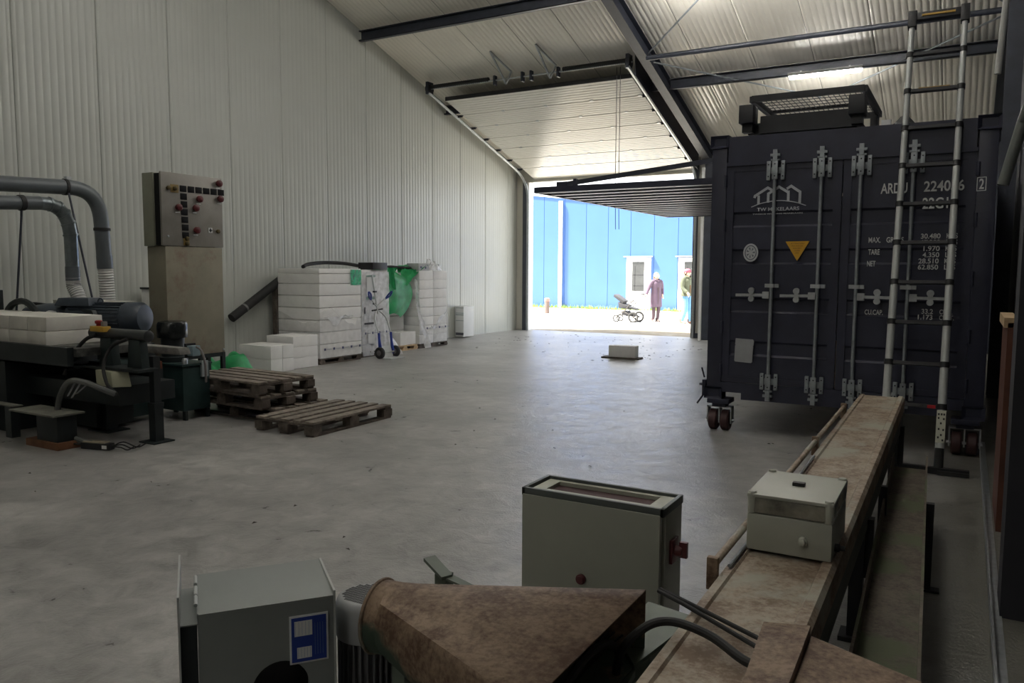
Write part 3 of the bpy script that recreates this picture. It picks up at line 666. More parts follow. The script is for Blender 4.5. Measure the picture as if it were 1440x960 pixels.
lab = MB().bar(LP(.172, .365, .034), LP(.238, .365, .034), .004, .26, up=(0, .26, 1)).build('safety_label', M('label_cream', (.52, .52, .42), .6), ld); lab['label'] = 'cream safety label with small black pictograms'
mb = MB(); r5 = random.Random(5)
for (dx, z_) in ((.187, .46), (.207, .46), (.225, .46), (.187, .43), (.224, .425), (.205, .39), (.192, .345), (.224, .34), (.21, .30), (.222, .26), (.19, .28)):
    mb.bar(LP(dx-.006, z_, .038), LP(dx+.006, z_, .038), .002, .016, up=(0, .26, 1))
mb.build('pictograms', BLACKP, lab)
MB().bar((-.30, 0.0, .03), (.42, 0.0, .03), .05, .05).build('stabiliser_bar', BLACKP, ld)
MB().bar((.20, .03, .02), (.42, .03, .02), .14, .03).build('stabiliser_foot', RUBBER, ld)
text('lettering', 'TELESCOPIC', -.18, -.06+sl*.5, .62, .14, .022, WHITEPT, ld, rot=(0, PI/2, 0)).hide_render = False

# boards and dark timber beside the container
s = thing('leaning_board', 'tall red-brown board standing behind the dark column beside the container', 'board', (.24, 5.95, 0))
MB().box(-.015, .015, -.3, .45, 0, 1.30).build('board', M('red_brown_board', (.10, .035, .02), .7, 0, .3, 6), s); MB().box(-.035, .04, -.30, .47, 1.27, 1.33).build('top_strip', WOODL, s)
# ================================================================== CONVEYOR, CHANNEL, FOREGROUND
cv = thing('conveyor', 'long rusty steel conveyor bed on black legs running towards the ladder', 'conveyor', (-.445, 1.4, 0), math.radians(.72))
ZC = .70
prof = [(-.150, ZC-.02), (-.143, ZC), (-.118, ZC+.002), (-.112, ZC-.006), (.105, ZC-.006), (.112, ZC+.004), (.140, ZC+.004), (.152, ZC-.012), (.152, ZC-.10), (.145, ZC-.10), (.145, ZC-.03), (-.145, ZC-.03), (-.145, ZC-.10), (-.150, ZC-.10)]
MB().prism(prof, 'y', -1.2, 4.94).build('bed', RUSTC, cv, sharp=25)
MB().box(.085, .150, -1.2, 4.9, ZC-.20, ZC-.095).box(-.150, -.085, -1.2, 4.9, ZC-.20, ZC-.095).build('side_beam', M('dark_green_beam', (.03, .05, .045), .5, 0, .3), cv)
for yy in (.2, 2.25, 4.6):
    for sx in (-.09, .115):
        MB().box(sx-.028, sx+.028, yy-.035, yy+.035, .02, ZC-.19).box(sx-.03, sx+.06, yy-.006, yy+.05, ZC-.42, ZC-.16).build('leg', BLACKP, cv)
        MB().box(sx-.06, sx+.07, yy-.06, yy+.06, 0, .02).build('foot_plate', BLACKP, cv)
MB().bar((-.10, 2.25, .25), (.10, 2.25, .25), .03, .03).build('cross_bar', BLACKP, cv)
for ya, yb in ((.90, 2.9), (2.92, 4.15)):
    MB().tube([(-.165, ya, ZC+.025), (-.165, yb, ZC+.025)], .0125, 12).build('guide_rod', RUSTC, cv)
for yy in (.90, 2.9, 4.1):
    MB().box(-.182, -.148, yy-.012, yy+.012, ZC-.05, ZC+.05).build('rod_bracket', RUST, cv, bevel=.004)
MB().tube([(-.128, .95, ZC+.012), (-.128, 2.6, ZC+.012)], .006, 8).build('guide_wire', ZINC, cv)
# channel on trestle
gt = thing('steel_channel', 'mossy rusted steel channel on a black trestle between conveyor and wall', 'channel', (-.15, 2.2, 0), math.radians(1.9))
ZG = .45
MB().prism([(-.098, ZG), (-.098, ZG-.10), (.098, ZG-.10), (.098, ZG), (.088, ZG), (.088, ZG-.09), (-.088, ZG-.09), (-.088, ZG)], 'y', -.9, 3.35).build('channel', GUTR, gt)
for yy in (.1, 2.2):
    for sx in (-.10, .115):
        MB().box(sx-.02, sx+.02, yy-.02, yy+.02, .01, ZG+(.0 if sx > 0 else .06)).build('leg', BLACKP, gt)
        MB().box(sx-.04, sx+.06, yy-.03, yy+.03, 0, .012).build('foot_plate', BLACKP, gt)
    MB().bar((-.1, yy, ZG-.125), (.115, yy, ZG-.125), .03, .04).build('cross_bar', BLACKP, gt)
# junction box on the conveyor
jb = thing('junction_box', 'dusty pale plastic junction box lying on the conveyor bed', 'box', (-.455, 2.72, ZC+.0), math.radians(.5))
MB().box(-.13, .13, -.17, .17, .005, .125).build('base', GREYBX2, jb, bevel=.006)
MB().box(-.128, .128, -.168, .168, .128, .178).build('lid_edge', CLEAR, jb, bevel=.004)
MB().box(-.132, .132, -.172, .172, .178, .190).build('lid', GREYBX2, jb, bevel=.004)
for sx in (-.117, .117):
    for sy in (-.157, .157): MB().lathe([(.014, .125), (.016, .186), (.012, .196)], (sx, sy, 0), n=12).build('lid_screw', GREYBX2, jb)
MB().box(-.02, .02, -.012, .012, .19, .203).build('knob', BLACKP, jb, bevel=.003)
MB().lathe([(.014, 0), (.014, -.010), (.010, -.012), (.010, -.024), (.007, -.026)], (.045, -.17, .06), 'y', 14).build('cable_gland', GREYBX2, jb)
MB().lathe([(.013, 0), (.013, .014), (.008, .016), (.008, .03)], (.13, -.09, .03), 'x', 14).build('cable_gland', BLACKP, jb)
# grey enclosure standing on the floor
gc = thing('grey_enclosure', 'grey steel electrical enclosure with open slot in its top and red knob', 'cabinet', (-1.33, 3.10, 0))
MB().box(-.32, .32, -.09, .12, .0, .62).build('housing', GREYBOX, gc, bevel=.004)
mb = MB(); t = .018
mb.box(-.325, .325, -.13, -.13+t, .62, .655).box(-.325, .325, .12-t, .12, .62, .655).box(-.325, -.325+t, -.13, .12, .62, .655).box(.325-t, .325, -.13, .12, .62, .655)
mb.build('top_rim', M('enclosure_rim', (.075, .085, .08), .5), gc, bevel=.003)
mb = MB(); mb.box(-.30, -.24, -.10, .10, .615, .642).box(.24, .30, -.10, .10, .615, .642).box(-.24, .24, -.10, -.055, .615, .642).box(-.24, .24, .075, .10, .615, .642); mb.build('inner_frame', M('pale_inner_frame', (.38, .39, .32), .5), gc)
MB().box(-.24, .24, -.055, .075, .621, .625).build('slot', M('dark_red_slot', (.045, .012, .014), .7), gc)
dd = MB().box(-.322, .312, -.135, -.105, .015, .628).build('door', GREYBOX, gc, bevel=.008)
MB().lathe([(.022, 0), (.022, -.012), (.016, -.016), (.016, -.022)], (-.03, -.135, .30), 'y', 18).build('door_lock', REDK, dd); MB().box(.22, .235, -.14, -.134, .27, .285).build('mark', BLACKP, dd)
kb = MB().box(.32, .335, -.04, .04, .40, .50).build('switch_plate', REDK, gc, bevel=.004); MB().lathe([(.024, 0), (.024, .02), (.02, .03)], (.335, 0, .45), 'x', 16).box(.352, .385, -.01, .01, .425, .49).build('switch_knob', REDK, kb)
# sheet metal hood with blue sticker
hd = thing('sheet_metal_hood', 'grey sheet metal hood with blue and white sticker and round hole', 'hood', (-1.685, 1.525, 0), math.radians(52))
MB().box(-.175, .175, -.13, .13, .0, .71).v
mb = MB(); R = .075; hc = (.03, .47); nseg = 28
outer = [(-.175, 0), (.175, 0), (.175, .71), (-.175, .71)]
# front face with a real round opening
def ringface(x0, x1, z0, z1, c, r, y, mb, n=32):
    vs = []; ang = sorted([2*PI*i/n for i in range(n)]+[math.atan2(zc-c[1], xc-c[0]) % (2*PI) for xc in (x0, x1) for zc in (z0, z1)]); n = len(ang)
    for a in ang:
        dx, dz_ = math.cos(a), math.sin(a)
        k = min(((x1-c[0]) if dx > 0 else (x0-c[0]))/dx if abs(dx) > 1e-6 else 9, ((z1-c[1]) if dz_ > 0 else (z0-c[1]))/dz_ if abs(dz_) > 1e-6 else 9)
        vs.append((c[0]+dx*k, y, c[1]+dz_*k))
    for a in ang: vs.append((c[0]+r*math.cos(a), y, c[1]+r*math.sin(a)))
    for a in ang: vs.append((c[0]+r*math.cos(a), y+.02, c[1]+r*math.sin(a)))
    mb.add(vs, [(i, (i+1) % n, n+(i+1) % n, n+i) for i in range(n)]+[(n+i, n+(i+1) % n, 2*n+(i+1) % n, 2*n+i) for i in range(n)])
ringface(-.175, .175, 0, .70, hc, R, -.13, mb)
mb.box(-.175, -.172, -.13, .13, 0, .71).box(.172, .175, -.13, .13, 0, .70).box(-.175, .175, .127, .13, 0, .71)
mb.add([(-.176, -.131, .700), (.176, -.131, .700), (.176, .131, .712), (-.176, .131, .712), (-.176, -.131, .708), (.176, -.131, .708), (.176, .131, .72), (-.176, .131, .72)], [(3, 2, 1, 0), (4, 5, 6, 7), (0, 1, 5, 4), (1, 2, 6, 5), (2, 3, 7, 6), (3, 0, 4, 7)])
mb.build('hood_body', SHEET, hd, fix=False)
MB().box(-.171, .171, -.05, .12, .0, .69).build('dark_interior', BLACKP, hd)
MB().box(-.222, -.217, -.14, .19, .0, .765).build('side_flange', ALU, hd); MB().box(-.217, -.176, -.127, -.115, 0, .68).build('flange_shade_fill', MACH, hd); MB().box(-.217, -.175, -.128, .13, .68, .683).build('bent_strip', SHEET, hd)  # dark panel added to paint the shade between flange and hood
for zz in (-.10, -.03, .05): MB().tube([(-.178, zz, .722), (-.178, zz+.06, .722)], .005, 8).build('hinge_roll', ALU, hd)
MB().box(.174, .18, -.132, .132, .0, .722).build('edge_strip', ALU, hd)
st = MB().box(.055, .158, -.1335, -.1305, .530, .665).build('sticker_border', PAPER, hd, bevel=.0); MB().box(.06, .153, -.1345, -.1335, .535, .660).build('sticker', BLUELAB, st)['label'] = 'blue sticker with two white fields'
MB().box(.068, .115, -.1355, -.1345, .608, .650).build('white_field', PAPER, st); MB().box(.074, .113, -.1355, -.1345, .545, .576).build('white_field', PAPER, st)
mb = MB(); 
for i in range(5): mb.box(.07+i*.009, .0706+i*.009, -.1358, -.1352, .61, .648).box(.077+i*.008, .0776+i*.008, -.1358, -.1352, .547, .574)
for i in range(4): mb.box(.122+i*.007, .1228+i*.007, -.1358, -.1345, .55, .64)
mb.build('print', M('sticker_ink', (.12, .2, .42), .5), st)
# upright motor
mo = thing('electric_motor', 'upright grey electric motor with slotted fan cover behind the rusty hopper', 'motor', (-1.475, 1.725, 0))
RM = .088
MB().lathe([(.06, .30), (.074, .31), (.074, .555), (.07, .56)], n=32).build('motor_body', M('motor_dark_body', (.10, .10, .105), .45), mo)
mb = MB()
for i in range(28):
    a = 2*PI*i/28; c, s_ = math.cos(a), math.sin(a); mb.hexa([(c*.07-s_*.002, s_*.07+c*.002, .32), (c*.07+s_*.002, s_*.07-c*.002, .32), (c*.088+s_*.002, s_*.088-c*.002, .32), (c*.088-s_*.002, s_*.088+c*.002, .32), (c*.07-s_*.002, s_*.07+c*.002, .545), (c*.07+s_*.002, s_*.07-c*.002, .545), (c*.088+s_*.002, s_*.088-c*.002, .545), (c*.088-s_*.002, s_*.088+c*.002, .545)])
mb.build('cooling_fins', M('motor_fins', (.13, .13, .135), .45), mo)
fc = MB().lathe([(.090, .545), (.092, .55), (.092, .64), (.086, .655), (.074, .660)], n=40).build('fan_cover', MOTG, mo, sharp=50)
mb = MB()
for ix in range(-9, 10):
    for iy in range(-5, 6):
        x, y = ix*.0075, iy*.012
        if math.hypot(x, y) < .07 and not (abs(x-.012) < .012 and abs(y) < .02): mb.box(x-.0026, x+.0026, y-.0048, y+.0048, .6600, .6606)
tag(mb.build('cooling_slots', BLACKP, fc), kind='stuff')
MB().lathe([(.095, .27), (.095, .30), (.06, .305)], n=24).build('mounting_flange', MOTG, mo); MB().box(-.11, .11, -.11, .11, 0, .27).build('pedestal', GREENP, mo)
# rusty hopper: round inlet to rectangular outlet
hp = thing('rusty_hopper', 'rusty sheet metal transition hopper from round inlet to wide flat outlet', 'hopper', (-1.05, 1.65, 0))
n = 40; A = Vector((-.275, .01, .645)); axn = Vector((.93, .10, .0)).normalized(); sd_ = axn.cross(Vector((0, 0, 1))).normalized()
circ = [A+sd_*(.098*math.cos(2*PI*i/n))+Vector((0, 0, 1))*(.098*math.sin(2*PI*i/n)) for i in range(n)]
c0_ = [p-axn*.045 for p in circ]
ox = .345; ya, yb, za, zb_ = -.36, .30, .575, .755
rect = []
for i in range(n):
    a = 2*PI*i/n; cx_, sz_ = math.cos(a), math.sin(a); k = 1/max(abs(cx_), abs(sz_)); u_, v_ = cx_*k, sz_*k
    yy = (ya+yb)/2-u_*(yb-ya)/2
    rect.append(Vector((ox, yy, (za+zb_)/2+v_*(zb_-za)/2)))
hv = c0_+circ+rect; fs = [(j*n+i, j*n+(i+1) % n, (j+1)*n+(i+1) % n, (j+1)*n+i) for j in range(2) for i in range(n)]
ho = MB().add(hv, fs).build('hopper_shell', RUSTH, hp, sharp=25)
md = ho.modifiers.new('thickness', 'SOLIDIFY'); md.thickness = .004; md.offset = -1
MB().tube([Vector(q)-axn*.0 for q in c0_]+[c0_[0]], .006, 8, cap=False).build('inlet_rim', RUST, hp)
mb = MB(); rim = [Vector((ox-.02, (ya+yb)/2+.2*math.cos(t), .60+.11*math.sin(t))) for t in [PI*i/16 for i in range(17)]]
mb.tube(rim, .01, 8); mb.build('inner_rim', RUBBER, hp)
MB().box(ox-.10, ox-.09, ya+.02, yb-.02, za+.01, zb_-.02).build('outlet_shade_fill', BLACKP, hp)  # black plate stands in for the shaded inside of the outlet
mb = MB()
for i in range(9):
    a = PI*(.1+.8*i/8); c_ = Vector((ox-.03, (ya+yb)/2+.2*math.cos(a), .60+.11*math.sin(a))); mb.tube([c_, c_+Vector((.02, .04*math.cos(a), .03*math.sin(a)))], .003, 5)
mb.build('bristles', RUBBER, hp)
for x, y, z in ((-.2, .06, .56), (-.2, -.05, .56), (.25, .18, .572), (.25, -.24, .572)): MB().box(x-.02, x+.02, y-.02, y+.02, 0, z).build('leg', GREENP, hp)
# green brackets beside hopper
s = thing('green_flange_plate', 'narrow grey-green flange plate sticking out behind the hopper inlet', 'plate', (-1.305, 1.905, 0))
mb = MB(); mb.hexa([(-.085, -.02, .722), (.02, -.075, .702), (.035, -.04, .702), (-.07, .018, .722), (-.085, -.02, .732), (.02, -.075, .712), (.035, -.04, .712), (-.07, .018, .732)]); mb.build('plate', GREENP, s)
mb = MB(); mb.hexa([(.02, -.06, .70), (.16, -.085, .69), (.16, -.06, .69), (.03, -.03, .70), (.02, -.06, .706), (.16, -.085, .696), (.16, -.06, .696), (.03, -.03, .706)]); mb.build('lower_strip', GREENP, s)
MB().box(-.03, .01, -.04, 0, 0, .70).build('stem', GREENP, s)
s = thing('green_bracket', 'grey-green angled steel bracket between the grey enclosure and the conveyor', 'bracket', (-.76, 2.05, 0))
mb = MB(); mb.hexa([(-.03, -.08, .585), (.06, -.19, .575), (.13, .12, .60), (-.02, .13, .61), (-.03, -.08, .595), (.06, -.19, .585), (.13, .12, .61), (-.02, .13, .62)]); mb.build('top_plate', GREENP, s)
mb = MB(); mb.hexa([(-.12, -.42, .50), (.06, -.42, .50), (.06, -.18, .55), (-.06, -.16, .55), (-.12, -.42, .51), (.06, -.42, .51), (.06, -.18, .57), (-.06, -.16, .57)]); mb.build('lower_plate', GREENP, s)
MB().box(-.03, .05, -.05, .08, 0, .59).build('post', GREENP, s)
# rusty chute crossing the near end of the conveyor
chu = thing('rusty_chute', 'rusty folded sheet chute across the near end of the conveyor', 'chute', (-.3, 1.75, 0))
mb = MB(); mb.hexa([(-.03, -.55, .712), (.035, -.55, .712), (.02, .15, .722), (-.085, .14, .714), (-.03, -.55, .76), (.035, -.55, .772), (.02, .15, .775), (-.085, .14, .765)]); mb.build('seam_strip', RUST, chu)
mb = MB(); mb.hexa([(.035, -.55, .56), (.55, -.55, .54), (.40, .02, .56), (.022, .15, .60), (.035, -.55, .745), (.55, -.55, .72), (.40, .02, .735), (.022, .15, .752)]); mb.build('chute_plate', RUST, chu, bevel=.003)
MB().box(.03, .07, -.55, -.3, .50, .60).build('support', RUST, chu)
for x_, yy in ((.30, -.1), (.3, -.5)): MB().box(x_, x_+.03, yy, yy+.03, 0, .56).build('leg', BLACKP, chu)
# cables
tag(MB().tube(smooth_path([(-.75, 1.86, .40), (-.72, 1.80, .62), (-.66, 1.80, .715), (-.60, 1.84, .735), (-.50, 1.83, .728), (-.40, 1.76, .722), (-.345, 1.74, .725)], 8), .011, 10).build('black_hose', RUBBER), 'thick black hose bending over the near end of the conveyor', 'hose')
for i, (dy, nm) in enumerate(((0, 'upper of two thin black rods lying across the rusty conveyor'), (-.045, 'lower of two thin black rods lying across the rusty conveyor'))):
    tag(MB().tube([(-.70, 2.05+dy*.3, .722), (-.62, 2.02+dy*.4, .716), (-.385, 1.90+dy, .712)], .006, 8).build('thin_rod', RUBBER), nm, 'rod')

# ================================================================== LEFT SIDE
def bw(mb, name, m, parent, **k):      # vertices given in hall coordinates, parent unrotated
    L = parent.location if parent.parent is None else parent.parent.location
    for i, v in enumerate(mb.v): mb.v[i] = v-L
    return mb.build(name, m, parent, **k)
def pallet(label, L, Wd, loc, rz_, wood, H=.144, group=None, ndeck=5, wood2=None):
    t = thing('wooden_pallet', label, 'pallet', loc, rz_, group); wood2 = wood2 or wood     # boards run along y (length L)
    wds = [.118, .092, .118, .092, .118] if ndeck == 5 else [Wd/ndeck*.75]*ndeck
    gap = (Wd-sum(wds))/(ndeck-1); x = -Wd/2
    r = random.Random(int(L*1000+Wd*100+len(label)))
    for wd in wds:
        wd = min(wd, Wd/ndeck*.86); j = r.uniform(-.004, .004)
        MB().box(x, x+wd, -L/2+j, L/2+j, H-.022, H).build('deck_board', wood2, t, bevel=.002); x += wd+(Wd-sum(min(q, Wd/ndeck*.86) for q in wds))/(ndeck-1)
    for y in (-L/2+.05, 0, L/2-.05):
        MB().box(-Wd/2, Wd/2, y-.05, y+.05, H-.044, H-.022).build('stretcher_board', wood, t)
        for xx, ww in ((-Wd/2+.05, .1), (0, .12), (Wd/2-.05, .1)):
            MB().box(xx-ww/2, xx+ww/2, y-.07 if y else -.07, y+.07 if y else .07, .022, H-.044).build('pallet_block', wood, t)
    for xx, ww in ((-Wd/2+.05, .1), (0, .12), (Wd/2-.05, .1)):
        MB().box(xx-ww/2, xx+ww/2, -L/2, L/2, 0, .022).build('skid_board', wood, t)
    return t
pallet('weathered wooden pallet lying alone flat on the floor in front of the pallet stack', 1.2, .76, (-5.735, 6.09, 0), math.radians(1), WOODD, wood2=WOODT)
for i, (lab, dx, dy, a) in enumerate((('lowest pallet of the dark stack, sticking out to the right under the others', .06, .10, 90), ('middle pallet of the dark pallet stack', 0, .0, 87), ('topmost pallet of the dark stack beside the hydraulic tank', -.02, -.02, 87))):
    pallet(lab, 1.30, .76, (-6.90+dx, 6.12+dy, i*.1445), math.radians(a), WOODD, wood2=WOODT)
blk_cache = {}
def block(lab, x0, x1, y0, y1, z0, z1, m=AAC, group=None, rot=0):
    k = (round(x1-x0, 3), round(y1-y0, 3), round(z1-z0, 3), m.name)
    if k not in blk_cache:
        a, b, c = k[:3]; blk_cache[k] = MB().box(-a/2, a/2, -b/2, b/2, 0, c).mesh('concrete_block', m, bevel=.006)
    o = link('concrete_block', blk_cache[k]); o.location = ((x0+x1)/2, (y0+y1)/2, z0); o.rotation_euler = (0, 0, rot)
    return tag(o, lab, 'block', group)
ORD = ['top', 'second', 'third', 'fourth', 'fifth', 'sixth', 'seventh', 'eighth', 'ninth']
def course(i, n): return 'topmost' if i == 0 else ('lowest' if i == n-1 else ORD[i]+' from top')
# stack A: big slabs, loosely wrapped
pallet('dark pallet under the tall block stack left of the hand truck', 1.02, .94, (-9.84, 10.34, 0), 0, WOODD, H=.10)
zz = [1.62, 1.53, 1.36, 1.16, .955, .75, .545, .34, .10]
for i in range(8):
    j = random.uniform(-.006, .006)
    block('broad pale block, %s in the tall stack left of the hand truck' % course(i, 8), -10.32+j, -9.36+j, 9.82-j, 10.86-j, zz[i+1]+.004, zz[i]-.004, group='courses of the stack left of the hand truck')
# stack B: white wrapped
pallet('dark pallet under the white wrapped stack behind the hand truck', .78, .9, (-9.95, 11.44, 0), 0, WOODD, H=.10)
for i in range(6):
    z1 = 1.60-i*.25; block('pale block, %s in the film wrapped stack behind the hand truck' % course(i, 6), -10.38, -9.52, 11.07, 11.80, z1-.25+.003, z1-.003, group='courses of the stack behind the hand truck')
# low stack
pallet('light new wooden pallet under the low blocks', .80, .88, (-10.08, 12.5, 0), 0, WOODL, H=.10)
for i in range(3):
    z1 = .96-i*.285; block('pale concrete block at the back of the light pallet, %s of three' % course(i, 3), -10.48, -9.97, 12.12, 12.88, z1-.285+.003, z1-.003, group='blocks at the back of the light pallet')
block('single pale concrete block at the front of the light pallet', -9.95, -9.67, 12.38, 12.88, .104, .36)
# stack D
pallet('dark pallet under the tall block stack right of the green sheet', .98, .58, (-9.92, 13.46, 0), 0, WOODD, H=.09)
for i in range(8):
    z1 = 1.585-i*.187
    for k, (a, b) in enumerate(((12.965, 13.44), (13.446, 13.94))):
        if i == 0 and k == 0: z1_ = z1-.0
        block('pale block, %s, %s half of the stack right of the green sheet' % (course(i, 8), ('near', 'far')[k]), -10.2, -9.63, a, b, z1-.187+.003, z1-.003, group='courses of the stack right of the green sheet')
# small blocks behind the pallets
for i in range(2):
    z1 = .42-i*.21
    block('small pale block, %s one, front of the little pile behind the pallet stack' % ('upper', 'lower')[i], -9.92, -9.22, 8.60, 8.84, z1-.207, z1, group='little pile of blocks behind the pallet stack')
    block('small pale block, %s one, back of the little pile behind the pallet stack' % ('upper', 'lower')[i], -9.92, -9.22, 8.845, 9.08, z1-.207, z1, group='little pile of blocks behind the pallet stack')
for i in range(3):
    z1 = .525-i*.175
    block('small pale block, %s of three piled against the tall stack' % ('topmost', 'middle', 'lowest')[i], -9.90, -9.30, 9.15, 9.70, z1-.172, z1, group='three blocks piled against the tall stack')
# lone block on a board
s = thing('dark_board', 'thin dark board on the floor under the lone block near the doorway', 'board', (-5.45, 13.54, 0), math.radians(4))
MB().box(-.36, .36, -.13, .13, 0, .025).build('board', WOODD, s)
block('lone grey block lying on a thin dark board near the doorway', -5.68, -5.17, 13.45, 13.65, .026, .235, rot=math.radians(4))
# far white package by the wall
s = thing('wrapped_package', 'narrow white printed package standing against the panel wall beyond the block stacks', 'package', (-10.42, 15.7, 0))
MB().box(-.12, .12, -.1, .35, .02, .74).build('package', PAPER, s, bevel=.01)
pr = M('package_print', (.25, .32, .33), .6); mb = MB()
for z in (.70, .58, .55, .53, .40): mb.box(-.10, .121, -.103, -.1, z, z+.012)
mb.build('print_lines', pr, s); MB().box(-.1, .12, -.104, -.1, .06, .12).build('dark_print', M('package_dark', (.1, .1, .12), .6), s)
# white pile behind the control cabinet
block('white block, upper of two behind the control cabinet', -10.45, -9.75, 7.3, 7.9, .76, 1.30)
block('white block, lower of two behind the control cabinet', -10.45, -9.75, 7.3, 7.9, .0, .70)
s = thing('black_strip_frame', 'thin black angled strip lying over the white blocks behind the control cabinet', 'strip', (-9.75, 7.3, 0))
MB().box(-.70, .02, -.02, .02, 1.302, 1.33).box(-.02, .01, -.025, -.004, 1.0, 1.31).build('strip', BLACKP, s); 
tag(MB().box(-10.45, -9.74, 7.29, 7.9, .703, .757).build('spacer_beam', BLACKP), 'black spacer beam between the two white blocks behind the cabinet', 'beam')
# wrap films
def sheet(name, fn, nu, nv, m, label, cat, parent=None):
    o = MB().grid(fn, nu, nv).build(name, m, parent, fix=False, sharp=80)
    return tag(o, label, cat) if parent is None else o
def nz(x, y, z, s=1.0): return noise.noise(Vector((x*s, y*s, z*s)))
wr = thing('film_wrap', 'torn clear film round the lower half of the stack left of the hand truck', 'film', (-9.35, 9.8, 0))
def fa(u, v):
    y = .0+1.08*u; top = .78+.16*math.sin(u*5+.6)+.07*nz(u*6, 2, 0)+(.14 if u > .85 else 0); return (.008+.012*abs(nz(u*9, v*7, 1)), y, .10+(top-.10)*v)
sheet('side_film', fa, 22, 12, FILM, '', '', wr)
def fb(u, v):
    top = .80+.10*math.sin(u*4+2)+.05*nz(u*6, 7, 0); return (-.98+.985*u, .005-.012*abs(nz(u*9, v*7, 4)), .10+(top-.10)*v)
sheet('end_film', fb, 18, 10, FILM, '', '', wr)
def fc_(u, v):
    return (.02+.02*nz(u*8, v*8, 3), .1+.72*u, .80+.05*nz(u*5, 0, 2)-(.22*v*math.sin(PI*u)**2)*(.6+.5*math.sin(u*7)))
sheet('torn_flap', fc_, 24, 5, FILMW, '', '', wr)
PRN = M('band_print', (.06, .07, .15), .6); PRG = M('band_print_grey', (.30, .32, .37), .6)
mb = MB(); mb2 = MB()
for k in range(5):
    y = .08+k*.22; mb.box(.021, .0225, y, y+.045, .235, .275); 
    for q in range(4): mb2.box(.021, .0222, y+.065+q*.03, y+.085+q*.03, .245, .262)
for k in range(3):
    x = -.85+k*.30; mb.box(x, x+.05, -.0225, -.021, .245, .285); 
    for q in range(4): mb2.box(x+.07+q*.035, x+.095+q*.035, -.0222, -.021, .255, .272)
tag(mb.build('printed_marks', PRN, wr), kind='stuff'); tag(mb2.build('printed_dashes', PRG, wr), kind='stuff')
MB().box(.004, .007, .78, 1.06, 1.33, 1.60).build('green_print_film', GFILM, wr); MB().box(.008, .009, .86, .89, 1.48, 1.51).build('print_square', PRN, wr)
wr = thing('film_wrap', 'cloudy film with paper sheets round the stack behind the hand truck', 'film', (-9.51, 11.06, 0))
sheet('side_film', lambda u, v: (.004+.03*abs(nz(u*7, v*6, 9)), -.01+.78*u, .02+1.54*v), 18, 30, FILMW, '', '', wr)
sheet('film_skirt', lambda u, v: (.03+.20*(1-v)*u+.03*nz(u*6, v*6, 5), .55+.36*u, .0+.5*v*(1.1-u*.6)), 12, 10, FILMW, '', '', wr)
MB().box(.036, .040, .10, .32, 1.12, 1.46).build('paper_sheet', PAPER, wr); MB().box(.036, .039, .08, .34, 1.47, 1.50).box(.036, .039, .08, .34, 1.06, 1.10).build('tape_strip', M('grey_green_tape', (.2, .3, .26), .4), wr)
MB().box(.036, .040, .12, .30, .24, .50).build('paper_note', PAPER, wr); MB().box(.0365, .0405, .02, .28, .60, .635).build('black_tape', BLACKP, wr); MB().box(.037, .041, .02, .05, .80, .92).build('black_mark', BLACKP, wr)
mb = MB(); mb2 = MB()
for k in range(4):
    y = .03+k*.2; mb.box(.041, .0425, y, y+.035, .42, .46)
    for q in range(3): mb2.box(.041, .0422, y+.055+q*.035, y+.08+q*.035, .43, .446)
tag(mb.build('printed_marks', PRN, wr), kind='stuff'); tag(mb2.build('printed_dashes', PRG, wr), kind='stuff')
wr = thing('film_wrap', 'shiny clear film trailing from the green sheet down the right hand block stack', 'film', (-9.62, 12.96, 0))
sheet('lower_band', lambda u, v: (.005+.012*abs(nz(u*8, v*6, 11)), 1.0*u, .09+(.28+.55*max(0, u-.35)+.05*nz(u*5, 3, 1))*v), 20, 10, FILM, '', '', wr)
sheet('trailing_strip', lambda u, v: (.03+.05*nz(u*5, v*9, 6)+.12*(1-v)**2, -.02-.20*v+.16*u*(1.2-v)+.03*math.sin(v*9), .02+1.40*v), 8, 28, FILMW, '', '', wr)
sheet('pulled_fold', lambda u, v: (.03+.02*nz(u*9, v*5, 8), .35+.65*u, .42+.42*u*u+.05*v-.13*v*(1-u)*math.sin(u*9)), 24, 5, FILMW, '', '', wr)
mb = MB(); mb2 = MB()
for k in range(4):
    y = .20+k*.22; mb.box(.020, .0215, y, y+.045, .385, .425)
    for q in range(3): mb2.box(.020, .0212, y+.065+q*.035, y+.09+q*.035, .395, .412)
tag(mb.build('printed_marks', PRN, wr), kind='stuff'); tag(mb2.build('printed_dashes', PRG, wr), kind='stuff')
# green sheets
gs = thing('green_sheet', 'large green plastic sheet hanging between the block stacks', 'sheet', (-9.75, 12.2, 0))
def fg(u, v): # leaf-shaped hanging sheet
    z = .66+.98*v; wdt = .95*math.sin(PI*min(1, .12+.80*v))**.6*(1 if v < .75 else 1-.5*(v-.75)/.25)
    y = -.36+wdt*u+.10*v; return (.08+.06*math.sin(3*u+2*v)+.03*nz(u*4, v*5, 2), y, z+.05*math.sin(PI*u)*(1-v)*2)
sheet('hanging_sheet', fg, 14, 20, GREENF, '', '', gs)
sheet('draped_fold', lambda u, v: (.02-.25*v+.07*nz(u*6, v*6, 4)+.05*math.sin(11*u), -.62+.52*u, 1.66-.24*(1-v)*(1-abs(2*u-.9))+.05*nz(u*8, v*7, 1)-.20*u*(1-v)), 18, 10, GREENF, '', '', gs)
sheet('right_fold', lambda u, v: (.10-.30*v+.07*nz(u*6, v*6, 14), .38+.72*u, 1.66-.42*(1-v)*(1-u)**1.5+.07*nz(u*7, v*6, 21)+.03), 18, 10, GREENF, '', '', gs)
sheet('hanging_tail', lambda u, v: (.13+.05*math.sin(8*u+5*v), -.28+.22*u+.08*v, 1.22+.42*v), 8, 12, GREENF, '', '', gs)
